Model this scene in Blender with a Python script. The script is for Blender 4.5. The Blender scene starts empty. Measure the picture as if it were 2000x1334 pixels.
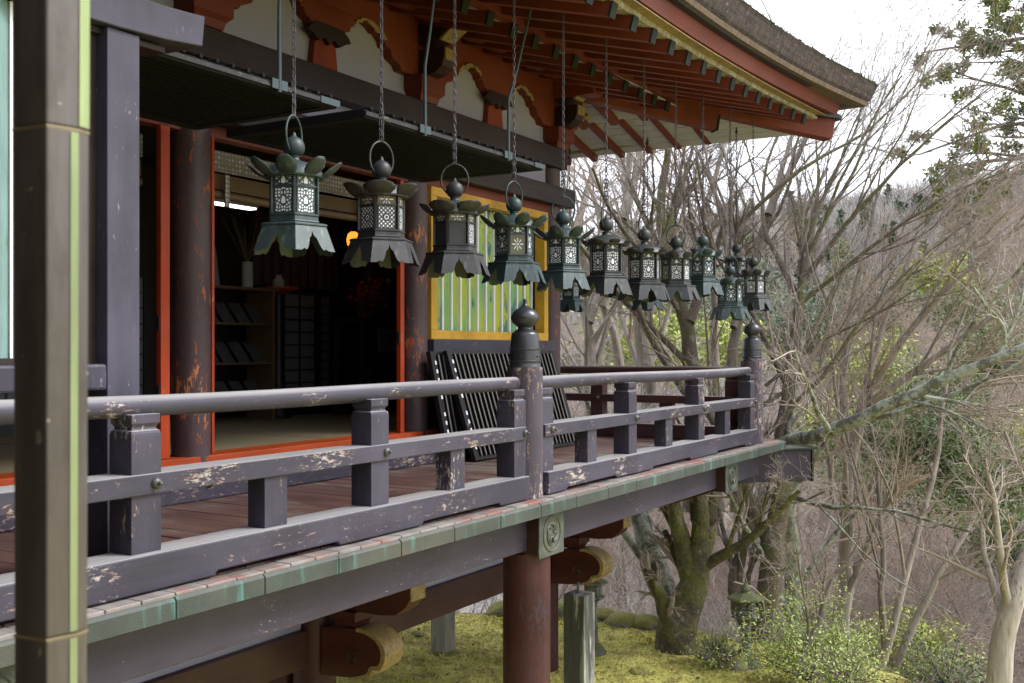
import bpy, math, random
import numpy as np
from mathutils import Vector, Matrix
R_ = math.radians
PI = math.pi
SC = bpy.context.scene
COL = SC.collection
random.seed(7)
# ------------------------------------------------------------------ view axes (camera stands at the origin, eye height z=0)
CF = (0.8572, 0.5150)      # forward
CR = (0.5150, -0.8572)     # right
FPX = 2045.0
def at(px, py, d):
    """world point seen along a measured bearing at d metres"""
    u = (px-1000.0)/FPX*d
    return (u*CR[0]+d*CF[0], u*CR[1]+d*CF[1], (683.0-py)/FPX*d)
def gX(px, Y):
    t = (px-1000.0)/FPX
    return Y*(CF[0]+CF[1]*t)/(CR[0]+CR[1]*t)
def wXY(u, d): return (u*CR[0]+d*CF[0], u*CR[1]+d*CF[1])

# ------------------------------------------------------------------ mesh helpers
class MB:
    def __init__(s): s.v=[]; s.f=[]; s.uv={}
    def add(s, vs, fs):
        o=len(s.v); s.v+= [tuple(v) for v in vs]; s.f+=[tuple(i+o for i in f) for f in fs]; return s
    def box(s, x0,x1,y0,y1,z0,z1):
        if x0>x1: x0,x1=x1,x0
        if y0>y1: y0,y1=y1,y0
        if z0>z1: z0,z1=z1,z0
        return s.add([(x0,y0,z0),(x1,y0,z0),(x1,y1,z0),(x0,y1,z0),(x0,y0,z1),(x1,y0,z1),(x1,y1,z1),(x0,y1,z1)],
              [(0,3,2,1),(4,5,6,7),(0,1,5,4),(1,2,6,5),(2,3,7,6),(3,0,4,7)])
    def bar(s, a, b, w, h, up=(0,0,1)):
        a=Vector(a); b=Vector(b); t=(b-a).normalized(); up=Vector(up)
        sd=t.cross(up)
        if sd.length<1e-4: sd=Vector((1,0,0))
        sd.normalize(); u=sd.cross(t).normalized()
        vs=[]
        for p in (a,b):
            for i,j in ((-1,-1),(1,-1),(1,1),(-1,1)):
                vs.append(p+sd*(i*w/2)+u*(j*h/2))
        return s.add(vs,[(0,1,2,3),(7,6,5,4),(0,4,5,1),(1,5,6,2),(2,6,7,3),(3,7,4,0)])
    def prism(s, prof, axis, a0, a1):
        """prof: list of 2D pts; axis 'x': (y,z), 'y': (x,z), 'z': (x,y)"""
        def mk(p,a):
            if axis=='x': return (a,p[0],p[1])
            if axis=='y': return (p[0],a,p[1])
            return (p[0],p[1],a)
        n=len(prof); vs=[mk(p,a0) for p in prof]+[mk(p,a1) for p in prof]
        fs=[tuple(range(n-1,-1,-1)),tuple(range(n,2*n))]
        for i in range(n): j=(i+1)%n; fs.append((i,j,n+j,n+i))
        return s.add(vs,fs)
    def lathe(s, prof, c, n=24, rot=0.0, cap=True):
        vs=[];fs=[];k=len(prof)
        for r,z in prof:
            for i in range(n):
                a=2*PI*i/n+rot; vs.append((c[0]+r*math.cos(a),c[1]+r*math.sin(a),c[2]+z))
        for j in range(k-1):
            for i in range(n):
                i2=(i+1)%n; fs.append((j*n+i,j*n+i2,(j+1)*n+i2,(j+1)*n+i))
        if cap:
            fs.append(tuple(range(n-1,-1,-1))); fs.append(tuple((k-1)*n+i for i in range(n)))
        return s.add(vs,fs)
    def tube(s, pts, rad, n=8, closed=False, cap=True):
        P=[Vector(p) for p in pts]; k=len(P); vs=[];fs=[]
        if not hasattr(rad,'__len__'): rad=[rad]*k
        prev=None
        for i in range(k):
            if closed: t=(P[(i+1)%k]-P[i-1]).normalized()
            else: t=(P[min(i+1,k-1)]-P[max(i-1,0)]).normalized()
            if prev is None:
                ref=Vector((0,0,1)) if abs(t.z)<.9 else Vector((1,0,0))
                sd=t.cross(ref).normalized()
            else:
                sd=(prev-t*prev.dot(t)).normalized()
            prev=sd; u=sd.cross(t)
            for j in range(n):
                a=2*PI*j/n; vs.append(P[i]+(sd*math.cos(a)+u*math.sin(a))*rad[i])
        m=k if closed else k-1
        for i in range(m):
            i2=(i+1)%k
            for j in range(n):
                j2=(j+1)%n; fs.append((i*n+j,i*n+j2,i2*n+j2,i2*n+j))
        if cap and not closed:
            fs.append(tuple(range(n-1,-1,-1))); fs.append(tuple((k-1)*n+i for i in range(n)))
        return s.add(vs,fs)
    def cylz(s, x,y,r,z0,z1,n=28): return s.lathe([(r,z0),(r,z1)],(x,y,0),n)
    def build(s, name, mat, parent=None, bevel=0.0, smooth=False, uvs=None, seg=2):
        off=Vector((0,0,0))
        if parent is not None: off=ROOT_LOC.get(parent.name, Vector((0,0,0)))
        me=bpy.data.meshes.new(name)
        me.from_pydata([(v[0]-off.x,v[1]-off.y,v[2]-off.z) for v in s.v],[],s.f)
        me.update()
        if uvs is not None:
            ul=me.uv_layers.new(name='UVMap')
            ul.data.foreach_set('uv',[c for f in uvs for p in f for c in p])
        o=bpy.data.objects.new(name,me); COL.objects.link(o)
        if mat: me.materials.append(mat)
        if smooth:
            me.shade_smooth() if hasattr(me,'shade_smooth') else None
        if parent is not None:
            o.parent=parent; ROOT_LOC[o.name]=off
        if bevel>0:
            b=o.modifiers.new('bev','BEVEL'); b.width=bevel; b.segments=seg; b.limit_method='ANGLE'; b.angle_limit=R_(40)
        if smooth:
            try:
                m=me; m.set_sharp_from_angle(angle=R_(42))
            except Exception: pass
        return o
ROOT_LOC={}
def tag(o,label=None,cat=None,group=None,kind=None):
    if label: o['label']=label
    if cat: o['category']=cat
    if group: o['group']=group
    if kind: o['kind']=kind
    return o
def thing(name,label,cat,loc=(0,0,0),group=None):
    o=bpy.data.objects.new(name,None); COL.objects.link(o); o.location=loc
    o.empty_display_size=.1
    ROOT_LOC[o.name]=Vector(loc)
    return tag(o,label,cat,group)
def npmesh(name,V,F,mat,parent=None,smooth=False,kind=None):
    """V (n,3), F (m,4|3) numpy"""
    off=np.zeros(3)
    if parent is not None:
        off=np.array(ROOT_LOC.get(parent.name,Vector((0,0,0))))
    me=bpy.data.meshes.new(name); n=len(V); m=len(F); q=F.shape[1]
    me.vertices.add(n); me.vertices.foreach_set('co',(V-off).astype(np.float32).ravel())
    me.loops.add(m*q); me.loops.foreach_set('vertex_index',F.astype(np.int32).ravel())
    me.polygons.add(m); me.polygons.foreach_set('loop_start',np.arange(0,m*q,q,dtype=np.int32))
    me.polygons.foreach_set('loop_total',np.full(m,q,dtype=np.int32))
    if smooth: me.polygons.foreach_set('use_smooth',np.ones(m,dtype=bool))
    me.update(calc_edges=True)
    me.materials.append(mat)
    o=bpy.data.objects.new(name,me); COL.objects.link(o)
    if parent is not None: o.parent=parent
    if kind: o['kind']=kind
    return o

# ------------------------------------------------------------------ materials
def newmat(name):
    m=bpy.data.materials.new(name); m.use_nodes=True; nt=m.node_tree
    b=nt.nodes['Principled BSDF']; return m,nt,b
def N(nt,t,**kw):
    n=nt.nodes.new(t)
    for k,v in kw.items(): setattr(n,k,v)
    return n
def coords(nt,scale=(1,1,1)):
    tc=N(nt,'ShaderNodeTexCoord'); mp=N(nt,'ShaderNodeMapping'); mp.inputs['Scale'].default_value=scale
    nt.links.new(tc.outputs['Object'],mp.inputs['Vector']); return mp.outputs['Vector']
def noise(nt,vec,scale,detail=4,rough=.6,dist=0.0):
    n=N(nt,'ShaderNodeTexNoise'); n.inputs['Scale'].default_value=scale; n.inputs['Detail'].default_value=detail
    n.inputs['Roughness'].default_value=rough; n.inputs['Distortion'].default_value=dist
    nt.links.new(vec,n.inputs['Vector']); return n.outputs['Fac']
def ramp(nt,fac,stops):
    r=N(nt,'ShaderNodeValToRGB'); e=r.color_ramp.elements
    while len(e)<len(stops): e.new(.5)
    for i,(p,c) in enumerate(stops):
        e[i].position=p; e[i].color=(c,c,c,1) if not hasattr(c,'__len__') else (*c,1)
    nt.links.new(fac,r.inputs['Fac']); return r.outputs['Color']
def mix(nt,fac,a,b,mode='MIX'):
    m=N(nt,'ShaderNodeMix'); m.data_type='RGBA'; m.blend_type=mode
    for s,v in ((m.inputs[0],fac),(m.inputs[6],a),(m.inputs[7],b)):
        if hasattr(v,'links'): nt.links.new(v,s)
        elif hasattr(v,'__len__'): s.default_value=(*v,1)
        else: s.default_value=v
    return m.outputs[2]
def math_(nt,op,a,b=None,c=None):
    m=N(nt,'ShaderNodeMath',operation=op)
    for s,v in zip(m.inputs,(a,b,c)):
        if v is None: continue
        if hasattr(v,'links'): nt.links.new(v,s)
        else: s.default_value=v
    return m.outputs[0]
def bump(nt,b,h,strength=.3,dist=.01):
    bp=N(nt,'ShaderNodeBump'); bp.inputs['Strength'].default_value=strength; bp.inputs['Distance'].default_value=dist
    nt.links.new(h,bp.inputs['Height']); nt.links.new(bp.outputs['Normal'],b.inputs['Normal'])
def topmask(nt):
    g=N(nt,'ShaderNodeNewGeometry'); s=N(nt,'ShaderNodeSeparateXYZ'); nt.links.new(g.outputs['Normal'],s.inputs[0])
    return s.outputs['Z']
STRETCH={'x':(.12,1,1),'y':(1,.12,1),'z':(1,1,.12),'n':(1,1,1)}
def paint(name,base,chip,amt=.5,axis='x',rough=.45,top=None,topamt=.7,var=.25,chip2=None,scale=11,low=None):
    m,nt,b=newmat(name)
    v=coords(nt,STRETCH[axis]); v1=coords(nt)
    n0=noise(nt,v1,1.7,3); n1=noise(nt,v,7,6,.65)
    c=mix(nt,ramp(nt,n1,[(.3,1-var),(.7,1+var*.0+.0)]),(0,0,0),base)
    c=mix(nt,1.0,base,ramp(nt,n1,[(.25,1-var),(.75,1.0)]),'MULTIPLY')
    c=mix(nt,math_(nt,'MULTIPLY',ramp(nt,n0,[(.4,0.),(.65,1.)]),.35),c,tuple(min(1,x*1.6+.012) for x in base))
    c=mix(nt,math_(nt,'MULTIPLY',ramp(nt,noise(nt,v,2.6,7,.75,.5),[(.46,0.),(.62,1.)]),.45),c,tuple(x*.55 for x in base))
    if top is not None:
        z=topmask(nt); k=math_(nt,'MULTIPLY',ramp(nt,z,[(.45,0.),(.85,1.)]),ramp(nt,noise(nt,v,5,8,.7),[(.30,.45),(.55,topamt)]))
        c=mix(nt,k,c,top)
    # chips cluster where a large noise allows, torn by a fine one
    cl=noise(nt,v1,2.6,4,.6); fn=noise(nt,coords(nt,tuple(min(1,q*2.6) for q in STRETCH[axis])),scale*4.5,9,.78,.3)
    s=math_(nt,'ADD',math_(nt,'MULTIPLY',cl,.46),math_(nt,'MULTIPLY',fn,1.04))
    T=.968-.12*amt
    k=ramp(nt,s,[(T-.01,0.),(T+.01,1.)])
    c=mix(nt,k,c,chip)
    if chip2 is not None:
        fn2=noise(nt,v,scale*3,7,.75); k2=ramp(nt,math_(nt,'ADD',math_(nt,'MULTIPLY',cl,.6),math_(nt,'MULTIPLY',fn2,.6)),[(.655,0.),(.675,1.)])
        c=mix(nt,math_(nt,'MULTIPLY',k,k2),c,chip2)
    nt.links.new(c,b.inputs['Base Color'])
    rr=ramp(nt,n1,[(.3,max(0,rough-.1)),(.7,min(1,rough+.15))]); nt.links.new(rr,b.inputs['Roughness'])
    b.inputs['Specular IOR Level'].default_value=.28
    h=math_(nt,'SUBTRACT',math_(nt,'ADD',n1,noise(nt,v,40,4)),math_(nt,'MULTIPLY',k,.8))
    bump(nt,b,h,.35,.004)
    return m
def simple(name,base,rough=.6,var=.2,scale=8,axis='n',bumpS=.2,metal=0,detail=5):
    m,nt,b=newmat(name); v=coords(nt,STRETCH[axis])
    n1=noise(nt,v,scale,detail,.65)
    c=mix(nt,1.0,base,ramp(nt,n1,[(.25,1-var),(.75,1.0)]),'MULTIPLY')
    nt.links.new(c,b.inputs['Base Color']); b.inputs['Roughness'].default_value=rough; b.inputs['Metallic'].default_value=metal
    if bumpS: bump(nt,b,n1,bumpS,.01)
    return m
def twotone(name,c1,c2,scale=3,lo=.42,hi=.58,rough=.8,axis='n',detail=8,c3=None,bumpS=.4,bd=.02,topmoss=None):
    m,nt,b=newmat(name); v=coords(nt,STRETCH[axis])
    n1=noise(nt,v,scale,detail,.68,.3); c=mix(nt,ramp(nt,n1,[(lo,0.),(hi,1.)]),c1,c2)
    if c3 is not None:
        n2=noise(nt,v,scale*3.3,6,.7); c=mix(nt,ramp(nt,n2,[(.56,0.),(.62,1.)]),c,c3)
    if topmoss is not None:
        z=topmask(nt); k=ramp(nt,math_(nt,'ADD',math_(nt,'MULTIPLY',z,.35),noise(nt,v,2.2,5)),[(.55,0.),(.7,1.)]); c=mix(nt,k,c,topmoss)
    nf=noise(nt,v,scale*9,5); c=mix(nt,1.0,c,ramp(nt,nf,[(.3,.7),(.7,1.)]),'MULTIPLY')
    nt.links.new(c,b.inputs['Base Color']); b.inputs['Roughness'].default_value=rough
    bump(nt,b,math_(nt,'ADD',n1,math_(nt,'MULTIPLY',nf,.6)),bumpS,bd)
    return m
M={}
PURP=(.085,.078,.125); GREYT=(.30,.29,.29); TAN=(.26,.175,.135)
for ax in 'xyz':
    M['rail_'+ax]=paint('rail_paint_'+ax,(.048,.042,.062),TAN,.80,ax,.42,top=GREYT,topamt=.85,var=.45,chip2=(.36,.31,.28))
M['newel']=paint('newel_paint',(.070,.056,.078),(.27,.18,.135),1.15,'z',.5,var=.35,chip2=(.5,.42,.38),scale=9)
M['wornrail']=paint('side_rail_red',(.085,.035,.034),(.33,.27,.26),.5,'y',.5,top=(.20,.17,.17),topamt=.8,var=.4)
M['beam_x']=paint('edge_beam_paint',(.043,.035,.054),(.27,.24,.25),.45,'x',.4,top=GREYT,topamt=.6,var=.25)
M['beam_z']=paint('post_lavender',(.056,.050,.075),(.26,.22,.22),.5,'z',.5,var=.65)
M['brown_x']=paint('brown_beam',(.026,.014,.013),(.1,.06,.05),.1,'x',.5,var=.3)
M['brown_y']=paint('brown_beam_y',(.036,.015,.013),(.1,.06,.05),.1,'y',.5,var=.3)
M['col']=paint('column_paint',(.080,.050,.054),(.36,.075,.020),1.0,'z',.42,var=.4,scale=5,chip2=(.48,.17,.05))
M['red_x']=paint('vermilion_x',(.150,.029,.012),(.09,.03,.02),.15,'x',.55,var=.3)
M['red_y']=paint('vermilion_y',(.155,.030,.012),(.09,.03,.02),.15,'y',.55,var=.3)
M['red_z']=paint('vermilion_z',(.21,.034,.009),(.2,.15,.08),.10,'z',.5,var=.3)
M['orange']=paint('orange_jamb',(.38,.043,.006),(.42,.28,.22),.35,'z',.45,var=.25)
M['orange_x']=paint('orange_sill',(.38,.055,.010),(.1,.05,.03),.3,'x',.45,var=.25)
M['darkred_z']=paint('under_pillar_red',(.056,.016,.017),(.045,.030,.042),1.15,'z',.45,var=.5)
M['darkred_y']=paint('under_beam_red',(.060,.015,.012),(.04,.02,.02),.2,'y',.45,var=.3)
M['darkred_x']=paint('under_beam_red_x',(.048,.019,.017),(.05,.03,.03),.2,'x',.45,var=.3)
M['sill_x']=paint('wall_sill_paint',(.048,.042,.062),TAN,1.0,'x',.42,var=.45,chip2=(.36,.31,.28))
M['plaster']=simple('white_plaster',(.28,.265,.35),.85,.08,6,bumpS=.08)
M['soffit']=simple('soffit_boards',(.42,.42,.47),.8,.15,5,bumpS=.1)
M['gold']=twotone('ochre_yellow',(.34,.24,.085),(.24,.17,.075),7,.4,.6,.6,c3=(.13,.09,.05),bumpS=.2,bd=.003)
M['black']=simple('black_lacquer_wood',(.012,.012,.014),.5,.5,20,'x',.3)
M['shut']=paint('shutter_wood',(.008,.008,.010),(.10,.085,.06),.10,'x',.8,top=(.20,.17,.12),topamt=.6,var=.4,scale=16)
M['shut_z']=paint('shutter_wood_z',(.014,.014,.017),(.30,.27,.22),.30,'z',.5,var=.4,scale=16)
M['shutfront']=paint('shutter_front',(.055,.048,.055),(.27,.22,.15),1.0,'x',.6,var=.5,scale=14)
M['slatedge']=simple('worn_slat_edge',(.15,.135,.12),.7,.6,14,'z',.2)
M['yellow']=paint('yellow_frame',(.52,.29,.03),(.30,.13,.03),.8,'n',.5,var=.3,scale=16)
M['whitegap']=simple('white_bar_edge',(.74,.73,.78),.6,.1,9)
M['bronze']=simple('dark_bronze_cap',(.050,.050,.058),.32,.35,9,bumpS=.12,metal=.35)
M['stud']=twotone('stud_bronze',(.10,.10,.075),(.05,.05,.05),6,rough=.45,bumpS=.2,bd=.002)
M['iron']=simple('rod_iron_teal',(.045,.075,.085),.45,.4,14,'z',.2)
M['chain']=simple('chain_iron',(.085,.072,.085),.5,.5,30,bumpS=.2,metal=.3)
M['tatami']=simple('tatami_mat',(.20,.155,.085),.8,.2,30,'x',.1)
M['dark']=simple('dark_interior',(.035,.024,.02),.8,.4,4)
M['wood']=simple('plain_wood',(.11,.065,.03),.6,.3,6,'x')
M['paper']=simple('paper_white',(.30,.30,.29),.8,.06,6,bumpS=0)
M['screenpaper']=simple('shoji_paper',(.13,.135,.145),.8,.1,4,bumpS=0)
M['fabric']=None
# green-yellow slats
m,nt,b=newmat('green_lattice_paint'); v=coords(nt,(1,1,.22))
n1=noise(nt,v,3.2,5,.6); n2=noise(nt,v,7,7,.7,.5)
c=mix(nt,ramp(nt,n1,[(.40,0.),(.60,1.)]),(.52,.60,.045),(.17,.45,.20))
c=mix(nt,ramp(nt,n2,[(.56,0.),(.60,1.)]),c,(.05,.20,.17))
c=mix(nt,ramp(nt,noise(nt,v,5,6,.7),[(.60,0.),(.66,1.)]),c,(.50,.50,.12))
nt.links.new(c,b.inputs['Base Color']); b.inputs['Roughness'].default_value=.5; bump(nt,b,n2,.3,.004); M['green']=m
# pale lattice of the neighbouring corridor
M['palegreen']=twotone('faded_green_lattice',(.09,.20,.14),(.17,.27,.26),2.6,.4,.6,.5,'z',c3=(.05,.15,.03),bumpS=.2,bd=.004)
# copper edging
m,nt,b=newmat('green_copper_edging'); v=coords(nt,(1,1,1)); vs=coords(nt,(1,1,.15))
n1=noise(nt,v,2.2,7,.65); n2=noise(nt,coords(nt,(7,7,.8)),1.6,5,.6)
c=mix(nt,ramp(nt,n1,[(.35,0.),(.65,1.)]),(.020,.026,.021),(.046,.056,.047))
c=mix(nt,ramp(nt,n2,[(.55,0.),(.68,1.)]),c,(.05,.16,.14))
c=mix(nt,ramp(nt,noise(nt,v,1.1,3),[(.5,0.),(.7,.5)]),c,(.08,.068,.045))
z=topmask(nt); c=mix(nt,math_(nt,'MULTIPLY',ramp(nt,z,[(.5,0.),(.9,1.)]),.6),c,(.095,.098,.085))
nt.links.new(c,b.inputs['Base Color']); b.inputs['Roughness'].default_value=.65
w=N(nt,'ShaderNodeTexWave'); w.wave_type='BANDS'; w.bands_direction='Z'; w.inputs['Scale'].default_value=55; w.inputs['Distortion'].default_value=1.2; w.inputs['Detail'].default_value=2
nt.links.new(coords(nt),w.inputs['Vector']); bump(nt,b,math_(nt,'ADD',w.outputs['Fac'],noise(nt,v,60,3)),.35,.002); M['copper']=m
for k_ in ():
    pass
M['crest']=twotone('crest_plate_copper',(.038,.045,.036),(.072,.080,.062),4,rough=.55,bumpS=.2,bd=.003,c3=(.10,.12,.10))
# deck boards
def deckmat(name,c1,c2,c3):
    m,nt,b=newmat(name); v=coords(nt,(1,.10,1))
    n1=noise(nt,v,9,7,.65); n2=noise(nt,coords(nt,(1,.5,1)),2.2,6,.7)
    c=mix(nt,ramp(nt,n1,[(.35,0.),(.65,1.)]),c1,c2)
    c=mix(nt,ramp(nt,n2,[(.50,0.),(.62,1.)]),c,c3)
    nt.links.new(c,b.inputs['Base Color']); b.inputs['Roughness'].default_value=.6
    bump(nt,b,n1,.4,.006); return m
M['deck']=deckmat('deck_boards',(.065,.026,.022),(.115,.058,.046),(.15,.12,.10))
M['deckedge']=deckmat('deck_board_ends',(.22,.195,.18),(.14,.12,.11),(.20,.075,.058))
# lantern metals
def lanternmetal(name,c1,c2,c3):
    m,nt,b=newmat(name); v=coords(nt)
    n1=noise(nt,v,9,7,.7); c=mix(nt,ramp(nt,n1,[(.35,0.),(.62,1.)]),c1,c2)
    c=mix(nt,ramp(nt,noise(nt,coords(nt,(1,1,.3)),24,6,.75),[(.57,0.),(.66,1.)]),c,c3)
    nt.links.new(c,b.inputs['Base Color']); b.inputs['Roughness'].default_value=.52; b.inputs['Metallic'].default_value=.25
    bump(nt,b,noise(nt,v,45,5),.25,.003); return m,(c1,c2,c3)
LM={'pale':lanternmetal('pale_verdigris',(.040,.056,.054),(.024,.036,.037),(.095,.115,.095)),
    'grey':lanternmetal('grey_brown_bronze',(.038,.037,.040),(.020,.020,.022),(.07,.068,.066)),
    'teal':lanternmetal('teal_verdigris',(.032,.052,.054),(.019,.032,.036),(.075,.11,.098)),
    'dark':lanternmetal('blackened_bronze',(.035,.038,.040),(.020,.022,.024),(.06,.08,.07))}
def panelmat(name,kind,metal):
    """pierced sheet lined with white paper, pattern drawn from the panel's own u,v"""
    c1,c2,c3=LM[metal][1]
    m,nt,b=newmat(name)
    uv=N(nt,'ShaderNodeUVMap'); sp=N(nt,'ShaderNodeSeparateXYZ'); nt.links.new(uv.outputs[0],sp.inputs[0])
    u=math_(nt,'SUBTRACT',sp.outputs[0],.5); vv=math_(nt,'SUBTRACT',sp.outputs[1],.5)
    au=math_(nt,'ABSOLUTE',u)
    def inside(cond): return cond
    inx=math_(nt,'LESS_THAN',au,.42); iny=math_(nt,'LESS_THAN',math_(nt,'ABSOLUTE',vv),.45)
    frame=math_(nt,'MULTIPLY',inx,iny)
    if kind=='lattice':
        a=math_(nt,'ADD',math_(nt,'MULTIPLY',u,1.0),math_(nt,'MULTIPLY',vv,1.25)); d=math_(nt,'SUBTRACT',math_(nt,'MULTIPLY',u,1.0),math_(nt,'MULTIPLY',vv,1.25))
        p=math_(nt,'MULTIPLY',math_(nt,'SINE',math_(nt,'MULTIPLY',a,27)),1.0); q=math_(nt,'SINE',math_(nt,'MULTIPLY',d,27))
        hole=math_(nt,'MULTIPLY',math_(nt,'GREATER_THAN',p,-.15),math_(nt,'GREATER_THAN',q,-.15))
        r=math_(nt,'SQRT',math_(nt,'ADD',math_(nt,'POWER',math_(nt,'ABSOLUTE',u),2.0),math_(nt,'POWER',math_(nt,'ABSOLUTE',math_(nt,'MULTIPLY',vv,1.2)),2.0)))
        hole=math_(nt,'MULTIPLY',hole,math_(nt,'GREATER_THAN',r,.22))
        ring=math_(nt,'LESS_THAN',math_(nt,'ABSOLUTE',math_(nt,'SUBTRACT',r,.10)),.022)
        hole=math_(nt,'MAXIMUM',hole,ring)
    elif kind=='plain':
        hole=None
    elif kind=='flower':
        r=math_(nt,'SQRT',math_(nt,'ADD',math_(nt,'POWER',au,2.0),math_(nt,'POWER',math_(nt,'ABSOLUTE',math_(nt,'MULTIPLY',vv,1.15)),2.0)))
        th=math_(nt,'ARCTAN2',vv,u)
        pet=math_(nt,'GREATER_THAN',math_(nt,'COSINE',math_(nt,'MULTIPLY',th,8)),math_(nt,'ADD',.45,math_(nt,'MULTIPLY',r,.9)))
        rr=math_(nt,'MULTIPLY',math_(nt,'GREATER_THAN',r,.12),math_(nt,'LESS_THAN',r,.36))
        hole=math_(nt,'MAXIMUM',math_(nt,'MULTIPLY',pet,rr),math_(nt,'LESS_THAN',r,.06))
    else:
        cb=N(nt,'ShaderNodeCombineXYZ'); nt.links.new(math_(nt,'MULTIPLY',au,6.6),cb.inputs[0]); nt.links.new(math_(nt,'MULTIPLY',vv,8.6),cb.inputs[1]); cb.inputs[2].default_value=1.3 if kind=='leaf' else 4.1
        vo=N(nt,'ShaderNodeTexVoronoi'); vo.feature='DISTANCE_TO_EDGE'; vo.inputs['Scale'].default_value=1.0; vo.inputs['Randomness'].default_value=.85
        vo.voronoi_dimensions='2D' if kind=='leaf' else '3D'
        nt.links.new(cb.outputs[0],vo.inputs['Vector'])
        hole=math_(nt,'GREATER_THAN',vo.outputs['Distance'],.19)
        # heart-shaped leaf in the middle
        s=1.0
        rl=math_(nt,'SQRT',math_(nt,'ADD',math_(nt,'POWER',math_(nt,'MULTIPLY',au,1.0/.115),2.0),math_(nt,'POWER',math_(nt,'ABSOLUTE',math_(nt,'MULTIPLY',math_(nt,'ADD',vv,math_(nt,'MULTIPLY',au,.45)),1.0/.14)),2.0)))
        hole=math_(nt,'MULTIPLY',hole,math_(nt,'GREATER_THAN',rl,1.55))
        hole=math_(nt,'MAXIMUM',hole,math_(nt,'LESS_THAN',rl,1.0))
    v=coords(nt); n1=noise(nt,v,12,6,.7)
    c=mix(nt,ramp(nt,n1,[(.35,0.),(.65,1.)]),tuple(x*.8 for x in c1),c2)
    if kind=='flower': c=mix(nt,.6,c,(.16,.13,.07))
    b.inputs['Roughness'].default_value=.6
    if hole is not None:
        hole=math_(nt,'MULTIPLY',hole,frame)
        c=mix(nt,hole,c,(.66,.68,.74))
        bump(nt,b,math_(nt,'SUBTRACT',1.0,hole),.6,.003)
    nt.links.new(c,b.inputs['Base Color'])
    return m
PM={}
def pm(kind,metal):
    k=kind+metal
    if k not in PM: PM[k]=panelmat('pierced_'+kind+'_'+metal,kind,metal)
    return PM[k]
# bark, moss, soil
M['bark']=twotone('grey_brown_bark',(.22,.185,.155),(.34,.295,.255),5,.4,.6,.9,'z',c3=(.13,.10,.08))
M['barkpale']=twotone('pale_bark',(.32,.275,.235),(.44,.40,.355),5,.4,.6,.9,'z',c3=(.20,.165,.13))
M['barkdark']=twotone('dark_bark',(.14,.115,.10),(.22,.185,.16),5,.4,.6,.9,'z')
M['lichen']=twotone('lichen_bark',(.13,.12,.10),(.36,.39,.33),6,.44,.54,.9,'n',c3=(.12,.14,.06),bd=.03)
M['mossbark']=twotone('mossy_bark',(.085,.068,.045),(.17,.175,.042),2.4,.40,.60,.95,'n',c3=(.22,.20,.16),bumpS=.8,bd=.08)
M['mossbark2']=twotone('half_mossy_bark',(.15,.12,.09),(.13,.14,.045),2.2,.48,.62,.95,'n',c3=(.28,.27,.24),bumpS=.6,bd=.05)
M['twig']=simple('twigs_grey_brown',(.36,.30,.26),.9,.35,3,bumpS=0)
M['twigpink']=simple('twigs_pinkish',(.42,.31,.245),.9,.35,3,bumpS=0)
M['twigfar']=simple('haze_pale_twigs',(.43,.40,.385),.9,.35,1,bumpS=0)  # distance haze put into the colour: paler, greyer twigs for the far hill
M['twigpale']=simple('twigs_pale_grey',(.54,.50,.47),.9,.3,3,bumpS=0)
M['leafg']=twotone('fresh_shrub_leaves',(.36,.46,.10),(.54,.62,.22),1.8,.4,.6,.6,bumpS=0)
M['leafd']=twotone('dark_evergreen_leaves',(.075,.13,.035),(.15,.21,.05),1.5,.4,.6,.6,bumpS=0)
M['leafy']=twotone('yellow_green_leaves',(.38,.42,.06),(.22,.29,.05),1.6,.4,.6,.6,bumpS=0)
M['leafc']=twotone('conifer_leaves',(.24,.28,.045),(.09,.14,.05),1.4,.42,.58,.6,bumpS=0,c3=(.25,.24,.04))
M['rock']=twotone('grey_rock',(.17,.16,.165),(.26,.25,.26),2.5,.4,.6,.85,c3=(.10,.09,.09),bumpS=.7,bd=.05,topmoss=(.26,.25,.05))
M['concrete']=twotone('stained_concrete',(.26,.24,.19),(.33,.31,.26),3,.4,.6,.85,'z',c3=(.16,.15,.12),bd=.01)
M['stainstone']=twotone('black_stained_stone',(.055,.058,.050),(.30,.29,.25),2.6,.46,.56,.85,'z',c3=(.40,.39,.34),bd=.02)
M['stone']=twotone('mossy_stone',(.13,.13,.115),(.22,.225,.20),4,.4,.6,.85,c3=(.08,.09,.07),bd=.02,topmoss=(.10,.115,.045))
m,nt,b=newmat('yellow_green_moss'); v=coords(nt)
n1=noise(nt,v,.9,7,.65); n2=noise(nt,v,5,7,.75); n3=noise(nt,v,22,5,.7)
c=mix(nt,ramp(nt,n1,[(.38,0.),(.60,1.)]),(.50,.50,.11),(.74,.70,.22))
c=mix(nt,ramp(nt,n2,[(.52,0.),(.66,1.)]),c,(.34,.25,.075))
c=mix(nt,ramp(nt,n3,[(.34,1.),(.44,0.)]),c,(.26,.26,.04))
nt.links.new(c,b.inputs['Base Color']); b.inputs['Roughness'].default_value=.95
bump(nt,b,math_(nt,'ADD',n2,n3),.9,.05); M['moss']=m
# terrain: moss near the hall, leaf litter in the ravine, green-brown on the hill
M['soil']=twotone('leaf_litter_slope',(.235,.185,.165),(.30,.255,.235),.5,.38,.62,.95,c3=(.16,.12,.09),bumpS=.9,bd=.2)
M['hillsoil']=twotone('wooded_hillside',(.15,.125,.10),(.10,.12,.075),.06,.38,.62,.95,c3=(.19,.16,.13),bumpS=.5,bd=1.0)
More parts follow.
